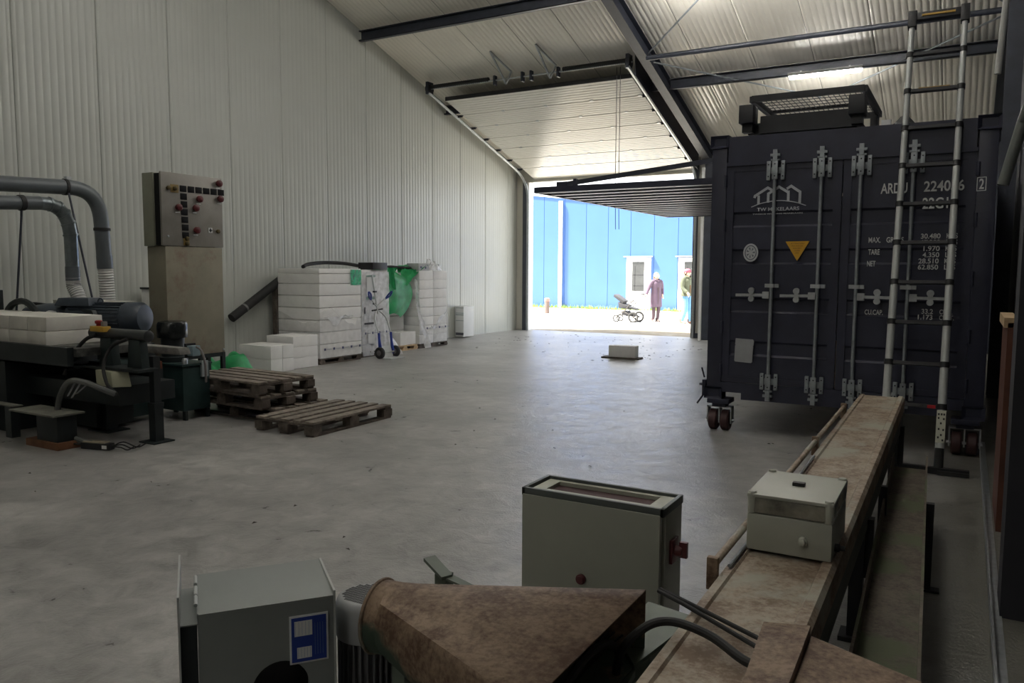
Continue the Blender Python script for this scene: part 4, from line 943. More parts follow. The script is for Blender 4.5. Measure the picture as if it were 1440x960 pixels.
s = thing('green_film_heap', 'crumpled green plastic heap on the floor behind the pallet stack and cabinet legs', 'film', (-8.75, 7.35, 0))
sheet('crumpled_film', lambda u, v: (-.55+1.1*u, -.55+1.1*v, .015+.46*(math.sin(PI*u)*math.sin(PI*v))**.6*(.75+.7*nz(u*5, v*5, 2))), 26, 26, GREENF, '', '', s)
# black box, tubes, printed box
s = thing('black_box', 'black box lying on top of the film wrapped stack', 'box', (-9.62, 11.55, 1.602)); MB().box(-.2, .15, -.22, .20, .0, .13).build('box', BLACKP, s, bevel=.006)
tag(MB().tube(smooth_path([(-9.62, 9.72, 1.645), (-9.75, 10.0, 1.69), (-9.85, 10.5, 1.72), (-9.85, 11.0, 1.71), (-9.9, 11.5, 1.665)], 8), .032, 14).build('black_tube', RUBBER), 'black foam tube bowed over the top of the left block stack', 'tube')
tag(MB().tube([(-9.93, 11.85, 1.64), (-9.9, 12.4, 1.66), (-9.85, 13.2, 1.62)], .028, 12).build('black_tube', RUBBER), 'straight black tube bridging the gap above the green sheet', 'tube')
s = thing('black_roll', 'black rubber roll leaning out behind the left block stack', 'roll', (-10.38, 9.5, 0))
MB().tube([(-.02, -.62, .80), (.0, .45, 1.42)], .075, 18).build('roll', RUBBER, s); MB().tube([(-.014, -.36, .95), (-.013, -.33, .968)], .078, 18).build('pale_band', M('grey_band', (.2, .2, .2), .6), s); MB().box(-.06, .04, .3, .4, 0, 1.28).build('prop', WOODD, s)
s = thing('printed_box', 'small grey printed box on top of the right hand block stack', 'box', (-9.80, 13.12, 1.584)); MB().box(-.16, .14, -.14, .22, .0, .15).build('box', M('grey_carton', (.40, .41, .41), .7), s, bevel=.004); MB().box(.14, .142, -.08, -.03, .05, .09).build('print_square', PRN, s); MB().box(.14, .142, .08, .12, .04, .08).build('print_square', PRN, s)
s = thing('film_bundle', 'crumpled white film bundle on top of the right hand block stack', 'film', (-9.8, 13.56, 1.584))
sheet('crumpled_film', lambda u, v: (-.15+.34*u+.04*nz(u*7, v*7, 1), -.2+.42*v, .01+.20*(math.sin(PI*u)*math.sin(PI*v))**.5*(.8+.9*nz(u*6, v*6, 5))), 18, 18, FILMW, '', '', s)
# hand truck
ht = thing('hand_truck', 'aluminium hand truck with blue handles and black wheels leaning on the wrapped stack', 'hand truck', (-9.12, 11.3, 0))
for dy in (-.17, .17):
    MB().tube([(.0, dy, .12), (-.06, dy, .40)], .020, 10).build('blue_tube', BLUEP, ht)
    MB().tube([(-.03, dy*1.05, .06), (-.06, dy, .46)], .024, 10).build('blue_side_plate', BLUEP, ht)
MB().tube(smooth_path([(-.06, -.17, .44), (-.16, -.155, .72), (-.23, 0, .86), (-.16, .155, .72), (-.06, .17, .44)], 8), .015, 10).build('lower_loop', ALU, ht)
MB().tube([(-.20, -.02, .80), (-.33, -.02, 1.50)], .017, 10).build('mast', ALU, ht)
MB().tube([(-.22, -.16, .86), (-.22, .13, .88)], .014, 10).build('cross_tube', RUBBER, ht)
for sgn in (-1, 1):
    MB().tube([(-.23, -.02, .93), (-.20, sgn*.24, 1.10)], .012, 8).build('handle_arm', ALU, ht)
    MB().tube(smooth_path([(-.21, sgn*.20, 1.06), (-.16, sgn*.26, 1.16), (-.15, sgn*.33, 1.20), (-.17, sgn*.30, 1.12), (-.21, sgn*.22, 1.07)], 5), .016, 8).build('handle_grip', BLUEP, ht)
for zz_ in (.98, 1.2): MB().box(-.30, -.24, -.045, .005, zz_-.015, zz_+.015).build('clamp', STEELB, ht)
MB().tube([(0, -.25, .105), (0, .25, .105)], .014, 10).build('axle', ALU, ht)
for dy in (-.22, .22):
    wv = MB().lathe([(.05, -.03), (.09, -.035), (.105, -.02), (.105, .02), (.09, .035), (.05, .03)], (0, dy, .105), 'y', 24).build('wheel', RUBBER, ht); MB().lathe([(.015, -.034), (.05, -.030), (.05, .030), (.015, .034)], (0, dy, .105), 'y', 20).build('hub', M('grey_hub', (.12, .11, .11), .5), wv)
MB().box(.0, .24, -.2, .2, .0, .012).build('toe_plate', ALU, ht); MB().hexa([(-.03, -.14, .06), (.02, -.14, .02), (.02, .14, .02), (-.03, .14, .06), (-.08, -.14, .2), (-.05, -.14, .22), (-.05, .14, .22), (-.08, .14, .2)]).build('axle_plate', ALU, ht)
# ------------------------------------------------------------------ control cabinet
cc = thing('control_cabinet', 'tall olive grey control cabinet with black indicator windows and red knobs', 'cabinet', (-8.17, 6.3, 0))
bw(MB().box(-8.33, -8.005, 5.92, 6.72, .57, 1.86), 'lower_housing', RUSTY, cc, bevel=.006)
bw(MB().box(-8.33, -8.14, 5.88, 6.73, 1.862, 2.70), 'upper_housing', CABG, cc, bevel=.006)
bw(MB().box(-8.14, -8.03, 5.90, 6.70, 1.875, 2.69), 'gap_shade_fill', M('deep_black', (.002, .002, .002), .9), cc)  # black block paints the shade in the gap behind the panel door
dp = bw(MB().box(-8.03, -8.0, 5.885, 6.735, 1.865, 2.705), 'panel_door', CABF, cc, bevel=.005)
def PN(u, v): return 5.885+.85*u, 2.705-.84*v      # u,v in panel fractions
sq = []
for i in range(7): sq.append((.345+.003*i, .205+.107*i))
for i in range(1, 6): sq.append((.345+i*.127, .205+.0*i))
for (u, v) in sq:
    y, z = PN(u, v); bw(MB().box(-8.0, -7.994, y-.045, y+.045, z-.036, z+.036), 'indicator_window', M('window_black', (.004, .004, .005), .6, spec=.2), dp, bevel=.003)
def knob(u, v, r, m, nm, h=.03):
    y, z = PN(u, v); bw(MB().lathe([(r*.75, 0), (r*.75, h*.4), (r, h*.45), (r*.95, h*.9), (r*.7, h)], (-8.0, y, z), 'x', 16), nm, m, dp)
for u, v in ((.245, .47), (.59, .33), (.525, .46), (.93, .08), (.945, .30), (.53, .77)):
    knob(u, v, .042, REDK, 'red_knob', .05)
    y, z = PN(u, v); bw(MB().box(-8.0, -7.997, y-.03, y+.03, z-.062, z-.05), 'knob_caption', PAPER, dp)
BRASS = M('dull_brass', (.10, .075, .03), .4, .5)
for u, v in ((.10, .215), (.20, .215), (.37, .895), (.37, .965)): knob(u, v, .026, BRASS, 'push_button', .035)
for a, b, c, d_ in ((.145, .27, .16, .27), (.325, .42, .86, .99)):
    ya, za_ = PN(a, c); yb_, zb2 = PN(b, d_); bw(MB().box(-8.0, -7.996, ya, yb_, zb2, za_), 'amber_plate', M('amber_plate', (.22, .15, .045), .5), dp)
y, z = PN(.775, .76); bw(MB().box(-8.0, -7.992, y-.028, y+.028, z-.03, z+.03), 'dial_plate', PAPER, dp); bw(MB().box(-7.992, -7.986, y-.006, y+.006, z-.022, z+.022).box(-7.992, -7.986, y-.02, y+.02, z-.006, z+.006), 'dial_cross', BLACKP, dp)
knob(.90, .77, .026, BRASS, 'key_switch'); knob(.08, .87, .014, GALV, 'door_lock', .015)
for yy in (5.94, 6.35, 6.68):
    for xx in (-8.32, -8.05): bw(MB().box(xx, xx+.045, yy, yy+.045, 0, .57), 'leg', MACH, cc)
bw(MB().box(-8.04, -8.01, 5.93, 6.72, .52, .57).box(-8.33, -8.30, 5.93, 6.72, .52, .57), 'leg_rail', MACH, cc); knob(.95, 2.50, .016, GALV, 'cabinet_lock', .01)
for i, yy in enumerate((6.02, 6.1, 6.17)): bw(MB().tube(smooth_path([(-8.1, yy, .57), (-8.08, yy+.04, .35), (-8.12, yy-.03, .12), (-8.1, yy+.05, .015)], 6), .012, 6), 'cable', RUBBER, cc)
# ------------------------------------------------------------------ extraction pipes
p1 = thing('extraction_pipe', 'thicker dark grey extraction pipe with elbow and ribbed white hose', 'pipe', (-9.3, 6.0, 0))
PX = -9.3
path = [(PX, 2.6, 2.45), (PX, 5.56, 2.555)]+bez((PX, 5.58, 2.556), (PX, 5.88, 2.565), (PX, 5.98, 2.42), (PX, 5.99, 2.15), 10)[1:]+[(PX, 6.01, 1.70)]
bw(MB().tube(path, .088, 22), 'pipe', PVC, p1)
bw(MB().tube([(PX, 6.01, 1.76), (PX, 6.015, 1.60)], .093, 22), 'coupling', PVC, p1)
nh = 44; bw(MB().tube([(PX, 6.015+.03*(i/nh), 1.63-.70*i/nh) for i in range(nh+1)], .09, 20, rs=[.092 if i % 2 else .083 for i in range(nh+1)]), 'ribbed_hose', HOSE, p1)
for q, dr_ in (((PX, 5.55, 2.555), (0, 1, 0)), ((PX, 5.995, 2.08), (0, 0, 1))):
    v = Vector(dr_)*.018; bw(MB().tube([Vector(q)-v, Vector(q)+v], .096, 22), 'clamp_band', RUBBER, p1)
bw(MB().box(PX-.03, PX+.03, 5.56, 5.62, 2.645, 2.68), 'clamp_bolt', GALV, p1)
bw(MB().tube([(PX+.06, 5.56, 2.48), (-8.85, 5.56, 1.20)], .012, 8), 'stay_rod', STEELB, p1)
p2 = thing('extraction_pipe', 'thinner galvanised extraction pipe with segmented elbow and pale hose, nearer the saw', 'pipe', (-8.9, 5.36, 0))
PX = -8.9
bw(MB().tube([(PX, 2.6, 2.16), (PX, 5.02, 2.315)], .075, 20), 'pipe', PVC, p2)
eb = bez((PX, 5.01, 2.315), (PX, 5.24, 2.33), (PX, 5.34, 2.22), (PX, 5.355, 1.98), 5)
for a, b in zip(eb[:-1], eb[1:]):
    bw(MB().tube([a, b+(b-a)*.03], .074, 20), 'elbow_segment', DUCT, p2)
    bw(MB().tube([b-(b-a).normalized()*.010, b+(b-a).normalized()*.010], .082, 20), 'seam_ring', DUCT, p2)
bw(MB().tube([(PX, 5.355, 1.99), (PX, 5.36, 1.56)], .073, 20), 'drop_pipe', DUCT, p2)
bw(MB().tube([(PX, 5.36, 1.62), (PX, 5.36, 1.46)], .078, 20), 'coupling', PVC, p2)
hp2 = smooth_path([(PX, 5.36, 1.50), (PX, 5.365, 1.40), (PX+.06, 5.38, 1.27), (PX+.07, 5.38, 1.10)], 12)
bw(MB().tube(hp2, .08, 20, rs=[.080 if i % 2 else .071 for i in range(len(hp2))]), 'ribbed_hose', HOSE, p2)
bw(MB().tube([(PX, 4.80, 2.30), (PX, 4.85, 2.305)], .084, 20), 'clamp_band', RUBBER, p2)
bw(MB().tube([(PX, 4.83, 2.24), (-9.02, 4.78, 1.1)], .012, 8), 'stay_rod', STEELB, p2)
# ------------------------------------------------------------------ block saw
sw = thing('block_saw', 'dark block saw machine with roller table and slate motor', 'machine', (-8.3, 4.7, 0))
bw(MB().box(-10.5, -8.08, 4.15, 5.10, 0.0, .72), 'machine_base', MACH, sw, bevel=.01)
bw(MB().box(-10.5, -7.0, 4.13, 4.19, .70, .885).box(-10.5, -7.0, 4.13, 4.30, .70, .715), 'front_rail', MACH, sw)
bw(MB().box(-10.5, -7.0, 4.95, 5.02, .70, .865), 'rear_rail', MACH, sw)
bw(MB().box(-10.5, -6.95, 4.19, 4.95, .80, .872), 'table_top', M('dusty_table', (.085, .085, .075), .8, 0, .4, 9, col2=(.02, .022, .022)), sw)
bw(MB().box(-8.08, -6.58, 4.34, 4.92, .36, .54), 'lower_beam', MACH, sw, bevel=.006)
bw(MB().box(-7.12, -6.27, 4.32, 4.53, .685, .71), 'shelf_plate', MACH, sw)
for x_, y_ in ((-7.34, 4.72),):
    bw(MB().box(x_-.06, x_+.06, y_-.06, y_+.06, .012, .44), 'support_post', MACH, sw); bw(MB().box(x_-.16, x_+.16, y_-.12, y_+.12, 0, .012), 'foot_plate', MACH, sw)
for xa in (-6.88, -6.46):
    bw(MB().prism([(xa-.105, .71), (xa+.105, .71), (xa+.075, .96), (xa-.075, .96)], 'y', 4.42, 4.50), 'roller_stand', M('stand_green', (.018, .028, .028), .45, 0, .25), sw, bevel=.004)
bw(MB().lathe([(.03, -7.13), (.052, -7.12), (.052, -6.30), (.03, -6.29)], (0, 4.46, 1.0), 'x', 18), 'roller', M('roller_dark', (.045, .048, .048), .35, .3), sw)
es = bw(MB().box(-7.03, -6.83, 4.37, 4.45, 1.02, 1.07), 'stop_box', YELL, sw, bevel=.006); bw(MB().lathe([(.022, 1.07), (.022, 1.09), (.033, 1.095), (.033, 1.118), (.02, 1.124)], (-6.95, 4.41, 0), 'z', 16), 'stop_button', M('stop_red', (.30, .02, .02), .4), es)
bw(MB().box(-6.89, -6.85, 4.39, 4.43, 1.065, 1.115), 'grey_cap', M('cap_grey', (.18, .17, .16), .5), es)
bw(MB().hexa([(-6.82, 4.28, .54), (-6.58, 4.28, .54), (-6.48, 4.40, .54), (-6.82, 4.40, .54), (-6.83, 4.28, .685), (-6.60, 4.28, .68), (-6.52, 4.40, .68), (-6.83, 4.40, .685)]), 'cream_box', CREAM, sw, bevel=.008)
bw(MB().hexa([(-7.02, 4.72, .80), (-6.33, 4.80, .80), (-6.30, 4.90, .80), (-7.02, 4.90, .80), (-7.02, 4.72, .87), (-6.36, 4.80, .865), (-6.33, 4.90, .865), (-7.02, 4.90, .87)]), 'dusty_arm', M('dusty_arm_grey', (.17, .165, .15), .85, 0, .35, 14), sw, bevel=.01)
bw(MB().tube(smooth_path([(-6.95, 4.38, .99), (-7.06, 4.34, .94), (-7.16, 4.28, .80), (-7.18, 4.20, .62)], 6), .018, 8), 'cable', RUBBER, sw)
bw(MB().tube(smooth_path([(-6.50, 4.38, .97), (-6.66, 4.34, .90), (-6.70, 4.28, .74), (-6.60, 4.24, .58), (-6.44, 4.22, .50)], 6), .016, 8), 'cable', RUBBER, sw)
# motor, cowl and guards
MO = (0, 5.2, 1.075)
bw(MB().lathe([(.05, -8.42), (.145, -8.40), (.15, -8.36), (.15, -7.76), (.168, -7.74), (.168, -7.58), (.14, -7.54), (.05, -7.53)], MO, 'x', 30), 'motor_body', SLATE, sw)
for i in range(17):
    a = PI*(-.12+1.24*i/16); c_, s_ = math.cos(a), math.sin(a); bw(MB().bar((-8.36, MO[1]-c_*.155, MO[2]+s_*.155), (-7.77, MO[1]-c_*.155, MO[2]+s_*.155), .006, .02, up=(0, -c_, s_)), 'cooling_fin', SLATE, sw)
bw(MB().hexa([(-8.52, 5.06, 1.20), (-8.10, 5.06, 1.20), (-8.10, 5.30, 1.20), (-8.52, 5.30, 1.20), (-8.48, 5.08, 1.285), (-8.12, 5.08, 1.285), (-8.12, 5.28, 1.285), (-8.48, 5.28, 1.285)]), 'terminal_box', SLATE, sw, bevel=.008)
ring = [(-8.05+.03*math.cos(2*PI*i/14), 5.18, 1.245+.034*math.sin(2*PI*i/14)) for i in range(15)]; bw(MB().tube(ring, .008, 8), 'lifting_eye', SLATE, sw)
bw(MB().lathe([(.10, -9.0), (.15, -8.95), (.19, -8.70), (.19, -8.56), (.13, -8.42)], (0, 5.2, 1.03), 'x', 26), 'cowl', SLATE, sw); bw(MB().lathe([(.09, -8.55), (.09, -8.50)], (0, 5.02, 1.06), 'x', 16), 'white_flange', HOSE, sw)
pv = Vector((-7.56, 5.2, 1.0))-sw.location; tm = Matrix.Translation(Vector((-.06, .14, 0))) @ Matrix.Translation(pv) @ Matrix.Rotation(math.radians(20), 4, 'Z') @ Matrix.Translation(-pv)
for q in sw.children:
    if q.name.split('.')[0] in ('motor_body', 'cooling_fin', 'terminal_box', 'lifting_eye', 'cowl', 'white_flange'): q.matrix_basis = tm
bw(MB().box(-8.1, -7.45, 5.0, 5.28, .06, .62), 'rear_housing', TANK, sw, bevel=.006)
bw(MB().box(-7.45, -7.0, 5.02, 5.1, .30, .62), 'rear_panel', MACH, sw)
bw(MB().box(-8.08, -7.35, 4.6, 5.0, .04, .42), 'drive_box', MACH, sw)
bw(MB().tube([(-8.85+.36*math.cos(PI*i/12), 4.75, .94+.36*math.sin(PI*i/12)*.85) for i in range(13)], .035, 8), 'blade_guard', MACH, sw)
bw(MB().box(-9.7, -9.2, 4.55, 4.75, 1.12, 1.36).box(-9.5, -9.3, 4.55, 4.75, 1.3, 1.5), 'saw_head', MACH, sw, bevel=.01)
bw(MB().prism([(-9.1, 1.10), (-7.95, 1.10), (-8.0, 1.16), (-9.1, 1.22)], 'y', 5.0, 5.05), 'cover_plate', MACH, sw)
block('long pale slab lying behind the blocks at the far side of the saw table', -9.6, -8.45, 5.52, 5.85, 1.12, 1.22, AACY)
tag(MB().box(-9.7, -8.4, 5.50, 5.90, 0, 1.12).build('slab_bench', MACH), 'dark bench behind the saw carrying the long pale slab', 'bench')
# silver clips under the table and the conduit
for i, (a, b) in enumerate((((-6.92, 4.14, .57), (-7.0, 4.12, .45)), ((-6.84, 4.14, .57), (-6.94, 4.12, .44)), ((-6.72, 4.14, .58), (-6.87, 4.12, .48)))):
    bw(MB().bar(a, b, .02, .004), 'metal_strip', GALV, sw)
tag(MB().tube(smooth_path([(-6.46, 4.22, .50), (-6.52, 4.12, .56), (-6.70, 4.1, .60), (-6.93, 4.1, .59), (-7.09, 4.1, .44), (-7.13, 4.1, .26), (-7.0, 4.1, .12), (-6.80, 4.12, .055), (-6.70, 4.14, .05)], 8), .026, 10).build('conduit', M('conduit_grey', (.10, .105, .10), .5)), 'grey corrugated conduit arching from the saw down to the floor', 'conduit')
s = thing('floor_device', 'black hand device with pale label and loose wires on the floor by the saw', 'device', (-6.62, 4.16, 0), math.radians(15))
MB().box(-.17, .13, -.04, .04, 0.0, .06).build('device_body', BLACKP, s, bevel=.01); MB().box(-.15, .08, -.035, .035, .06, .07).build('pale_top', M('tan_top', (.3, .26, .19), .7), s)
MB().box(.06, .11, -.042, -.04, .015, .045).build('label_sticker', PAPER, s)
for k in range(3): MB().tube(smooth_path([(.13, .0, .03), (.22, .02*k, .03+.02*k), (.32, -.03+.06*k, .02), (.38, -.02+.08*k, .05)], 5), .006, 6).build('wire', RUBBER, s)
MB().tube(smooth_path([(-.17, 0, .03), (-.24, -.03, .04), (-.3, .0, .02)], 5), .008, 6).build('wire', RUBBER, s)
# blocks on the saw table: two layers
for lay in range(2):
    for k in range(9):
        x1 = -7.45-.315*k; j = random.uniform(-.006, .006)
        block('dusty pale block on the saw table, %s layer, %s from the right end' % (('lower', 'upper')[lay], (['first']+ORD[1:])[k]), x1-.312, x1, 4.205+j, 4.76+j, .875+lay*.135, .875+lay*.135+.131, AACY, group='blocks on the saw table')
# posts and stands in front of the saw
s = thing('steel_prop', 'black square steel prop with base plate standing before the hydraulic tank', 'prop', (-6.46, 4.62, 0))
MB().box(-.11, .11, -.11, .11, 0, .012).build('base_plate', MACH, s); MB().box(-.045, .045, -.045, .045, .012, .36).build('outer_sleeve', MACH, s); MB().box(-.035, .035, -.035, .035, .36, .80).build('post', M('prop_dark', (.03, .034, .036), .4, .2), s); MB().box(-.05, .05, -.05, .05, .33, .37).build('collar', MACH, s)
MB().box(-.12, .03, .0, .06, .68, .75).build('rusty_clamp', M('orange_rust', (.16, .05, .025), .8, 0, .3), s)
s = thing('support_stand', 'dark green block stand with grey top plate on an orange wood plank', 'stand', (-7.05, 4.02, 0))
MB().box(-.30, .2, -.1, .12, 0, .065).build('wood_plank', M('orange_wood', (.15, .065, .03), .8, 0, .3, 8), s, bevel=.004); MB().box(-.15, .17, -.08, .1, .065, .30).build('post', MACH, s, bevel=.004); MB().box(-.5, .20, -.13, .16, .30, .315).build('top_plate', M('dusty_plate', (.15, .15, .125), .8, 0, .3, 9), s)
s = thing('steel_strip', 'long pale steel strip lying in the shadow under the saw', 'strip', (-7.65, 4.05, 0)); MB().box(-.75, -.05, -.05, .05, .30, .31).build('strip', M('dim_strip', (.14, .14, .12), .6), s); MB().box(-.7, -.6, -.04, .04, 0, .30).build('strip_support', MACH, s); MB().box(-.2, -.1, -.04, .04, 0, .30).build('strip_support', MACH, s)
# hydraulic unit
hu = thing('hydraulic_unit', 'dark green hydraulic tank with upright black motor on top', 'tank', (-7.33, 5.56, 0))
bw(MB().box(-7.68, -7.09, 5.40, 5.74, .10, .58), 'tank', TANK, hu, bevel=.008); bw(MB().box(-7.70, -7.07, 5.38, 5.76, .58, .60), 'tank_lid', TANK, hu)
for x_ in (-7.66, -7.14):
    for y_ in (5.42, 5.70): bw(MB().box(x_, x_+.05, y_, y_+.03, 0, .10), 'foot', MACH, hu)
bw(MB().lathe([(.15, .60), (.15, .65), (.12, .66), (.12, .86)], (-7.46, 5.57, 0), 'z', 26), 'motor_body', MACH, hu)
bw(MB().lathe([(.155, .86), (.158, .88), (.158, 1.0), (.145, 1.03), (.10, 1.04)], (-7.46, 5.57, 0), 'z', 30), 'motor_cap', M('gloss_black', (.012, .014, .014), .22), hu)
bw(MB().box(-7.14, -7.05, 5.50, 5.60, .68, .79), 'junction_box', M('pale_blue_box', (.22, .30, .33), .5), hu, bevel=.008); bw(MB().box(-7.17, -7.14, 5.49, 5.61, .66, .81), 'box_back', BLACKP, hu)
bw(MB().tube(smooth_path([(-7.06, 5.55, .78), (-6.99, 5.56, .74), (-6.96, 5.58, .60), (-6.98, 5.60, .40)], 6), .012, 8), 'cable', M('grey_cable', (.2, .18, .17), .6), hu)
bw(MB().box(-7.10, -7.06, 5.62, 5.70, .45, .62), 'level_gauge', M('pale_gauge', (.3, .33, .33), .5), hu)
bw(MB().lathe([(.03, .60), (.03, .64), (.02, .66)], (-7.13, 5.46, 0), 'z', 12), 'filler_cap', GALV, hu)
# litter on the floor
r = random.Random(11); mb = MB()
for i in range(150):
    if i < 95: x, y = r.uniform(-9.5, -4.4), r.uniform(13.6, 18.3)
    elif i < 120: x, y = r.gauss(-5.3, .5), r.gauss(13.9, .5)
    else: x, y = r.uniform(-7.5, -1.5), r.uniform(3.0, 10)
    s_ = r.uniform(.012, .04) if i < 120 else r.uniform(.008, .022); a = r.uniform(0, PI); c_, q = math.cos(a)*s_, math.sin(a)*s_
    mb.add([(x-c_, y-q, .003), (x+q*.5, y-c_*.5, .008), (x+c_, y+q, .004), (x-q*.5, y+c_*.5, .012)], [(0, 1, 2, 3)])
tag(mb.build('leaf_litter', M('dead_leaves', (.05, .042, .035), .9), fix=False), 'scattered dead leaves and crumbs on the concrete floor', 'litter', kind='stuff')

# ================================================================== PEOPLE AND STROLLER IN THE YARD
def skin(name, verts, edges, radii, m, parent, root=0, levels=1, flat=None):
    me = bpy.data.meshes.new(name); me.from_pydata([Vector(v) for v in verts], edges, []); me.update()
    o = link(name, me, parent); o.modifiers.new('skin', 'SKIN'); sv = me.skin_vertices[0].data
    for i, r in enumerate(radii):
        sv[i].radius = r if isinstance(r, tuple) else (r, r); sv[i].use_root = (i == root)
    sub = o.modifiers.new('smooth', 'SUBSURF'); sub.levels = levels; sub.render_levels = levels
    me.materials.append(m); o.modifiers['skin'].use_smooth_shade = True; return o
def person(lab, loc, rz_, S, skinm, topm, legm, shoem, hairm, coat_len, armR, armL, legR, legL, capm=None, group=None):
    # local frame: faces -y, +x is the figure's left; unit height 1.70 scaled by S
    t = thing('person', lab, 'person', loc, rz_)
    def Vv(*p): return tuple(c*S for c in p)
    J = dict(pel=(0, .0, .92), wai=(0, .0, 1.08), che=(0, .0, 1.28), nek=(0, .0, 1.43), hb=(0, -.012, 1.50), hd=(0, -.03, 1.585), ht=(0, -.02, 1.645),
             sr=(-.17, 0, 1.37), sl=(.17, 0, 1.37), hr=(-.09, 0, .90), hl=(.09, 0, .90))
    names = ['pel', 'wai', 'che', 'nek', 'hb', 'hd', 'ht', 'sr', 'er', 'wr', 'sl', 'el', 'wl', 'hr', 'kr', 'ar', 'tr', 'hl', 'kl', 'al', 'tl']
    J['er'], J['wr'] = armR; J['el'], J['wl'] = armL; J['kr'], J['ar'] = legR; J['kl'], J['al'] = legL
    J['tr'] = (J['ar'][0]-.02, J['ar'][1]-.15, J['ar'][2]-.05); J['tl'] = (J['al'][0]+.02, J['al'][1]-.15, J['al'][2]-.05)
    rad = dict(pel=(.15, .11), wai=(.125, .09), che=(.15, .10), nek=.052, hb=.065, hd=.098, ht=.075, sr=.062, er=.045, wr=.030, sl=.062, el=.045, wl=.030, hr=.085, kr=.058, ar=.042, tr=.032, hl=.085, kl=.058, al=.042, tl=.032)
    ed = [('pel', 'wai'), ('wai', 'che'), ('che', 'nek'), ('nek', 'hb'), ('hb', 'hd'), ('hd', 'ht'), ('che', 'sr'), ('sr', 'er'), ('er', 'wr'), ('che', 'sl'), ('sl', 'el'), ('el', 'wl'), ('pel', 'hr'), ('hr', 'kr'), ('kr', 'ar'), ('ar', 'tr'), ('pel', 'hl'), ('hl', 'kl'), ('kl', 'al'), ('al', 'tl')]
    ix = {n_: i for i, n_ in enumerate(names)}
    def R_(q): return tuple(S*c for c in q) if isinstance(q, tuple) else S*q
    skin('body', [Vv(*J[n_]) for n_ in names], [(ix[a], ix[b]) for a, b in ed], [R_(rad[n_]) for n_ in names], skinm, t)
    # face
    hx, hy, hz = J['hd']
    MB().hexa([Vv(-.012, -.115, 1.55), Vv(.012, -.115, 1.55), Vv(.012, -.10, 1.55), Vv(-.012, -.10, 1.55), Vv(-.006, -.118, 1.60), Vv(.006, -.118, 1.60), Vv(.006, -.10, 1.60), Vv(-.006, -.10, 1.60)]).ball(Vv(0, -.128, 1.562), .014*S, 8, 6).build('nose', skinm, t)
    EY = M('eye_dark', (.03, .025, .02), .3)
    for sx in (-.034, .034): MB().ball(Vv(sx, -.112, 1.597), .011*S, 8, 6).build('eye', EY, t); MB().ball(Vv(sx*2.75, -.02, 1.58), .022*S, 8, 6, (.5, .8, 1.3)).build('ear', skinm, t)
    MB().ball(Vv(0, -.108, 1.522), .02*S, 8, 6, (1.1, .4, .35)).build('mouth', M('lips', (.35, .10, .09), .5), t)
    # hands: palm, four fingers, thumb
    for w_, e_, sg in (('wr', 'er', -1), ('wl', 'el', 1)):
        wv = Vector(J[w_]); d = (wv-Vector(J[e_])).normalized(); sd2 = Vector((0, -1, 0)); sd2 = (sd2-d*sd2.dot(d)).normalized(); nn = d.cross(sd2)*sg
        hm_ = MB(); hm_.tube([(wv-d*.01)*S, (wv+d*.035)*S, (wv+d*.085)*S], .03*S, 8, rs=[.026*S, .034*S, .030*S])
        for k in range(4):
            b = wv+d*.078+sd2*(-.026+.0175*k); L = (.062, .072, .068, .054)[k]
            hm_.tube([b*S, (b+d*L*.5)*S, (b+d*L*.85-nn*.02)*S, (b+d*L-nn*.04)*S], .008*S, 6, rs=[.0085*S, .008*S, .0075*S, .006*S])
        b = wv+d*.025+sd2*-.03; hm_.tube([b*S, (b-sd2*.03+d*.03)*S, (b-sd2*.035+d*.06-nn*.01)*S], .01*S, 6, rs=[.011*S, .010*S, .008*S])
        hm_.build('hand', skinm, t)
    # coat: torso skirt plus sleeves
    prof = [(.075, 1.455), (.10, 1.43), (.165, 1.37), (.175, 1.28), (.16, 1.10), (.18, .95), (.195, coat_len+.05), (.195, coat_len)]
    n_ = 24; v = []
    for r, z in prof: v += [Vv(r*1.12*math.cos(2*PI*k/n_), r*.78*math.sin(2*PI*k/n_), z+.006*math.sin(3*2*PI*k/n_)) for k in range(n_)]
    cm = MB(); cm.add(v, [(i*n_+k, i*n_+(k+1) % n_, (i+1)*n_+(k+1) % n_, (i+1)*n_+k) for i in range(len(prof)-1) for k in range(n_)]+[tuple(range(n_))])
    for a, b, c in (('sr', 'er', 'wr'), ('sl', 'el', 'wl')):
        A_, B_, C_ = Vector(J[a]), Vector(J[b]), Vector(J[c]); I_ = A_+Vector((-.10 if A_.x > 0 else .10, 0, .01))
        cm.tube([q*S for q in smooth_path([I_, A_, B_, C_], 5)], .06*S, 12, rs=[r*S for r in [.08]*3+[.078]*3+[.072]*3+[.064]*3+[.058]*3+[.052]])
    cm.build('coat', topm, t, fix=True, sharp=70)
    MB().tube([Vv(-.07, -.10, 1.44), Vv(.0, -.115, 1.40), Vv(.07, -.10, 1.44), Vv(.09, .0, 1.475), Vv(0, .08, 1.50), Vv(-.09, 0, 1.475), Vv(-.07, -.10, 1.44)], .025*S, 8).build('collar', topm, t)
    for x_ in (0,): MB().box(-.004*S, .004*S, -.158*S, -.128*S, (coat_len+.1)*S, 1.2*S).build('zip', shoem, t)
    # legs and shoes
    lm_ = MB()
    for h_, k_, a_ in (('hr', 'kr', 'ar'), ('hl', 'kl', 'al')): lm_.tube([Vector(q)*S for q in smooth_path([J[h_], J[k_], J[a_]], 6)], .07*S, 12, rs=[S*r for r in [.096, .092, .088, .083, .078, .073, .070, .068, .066, .062, .058, .054, .052]])
    lm_.build('leggings' if coat_len < .8 else 'jeans', legm, t)
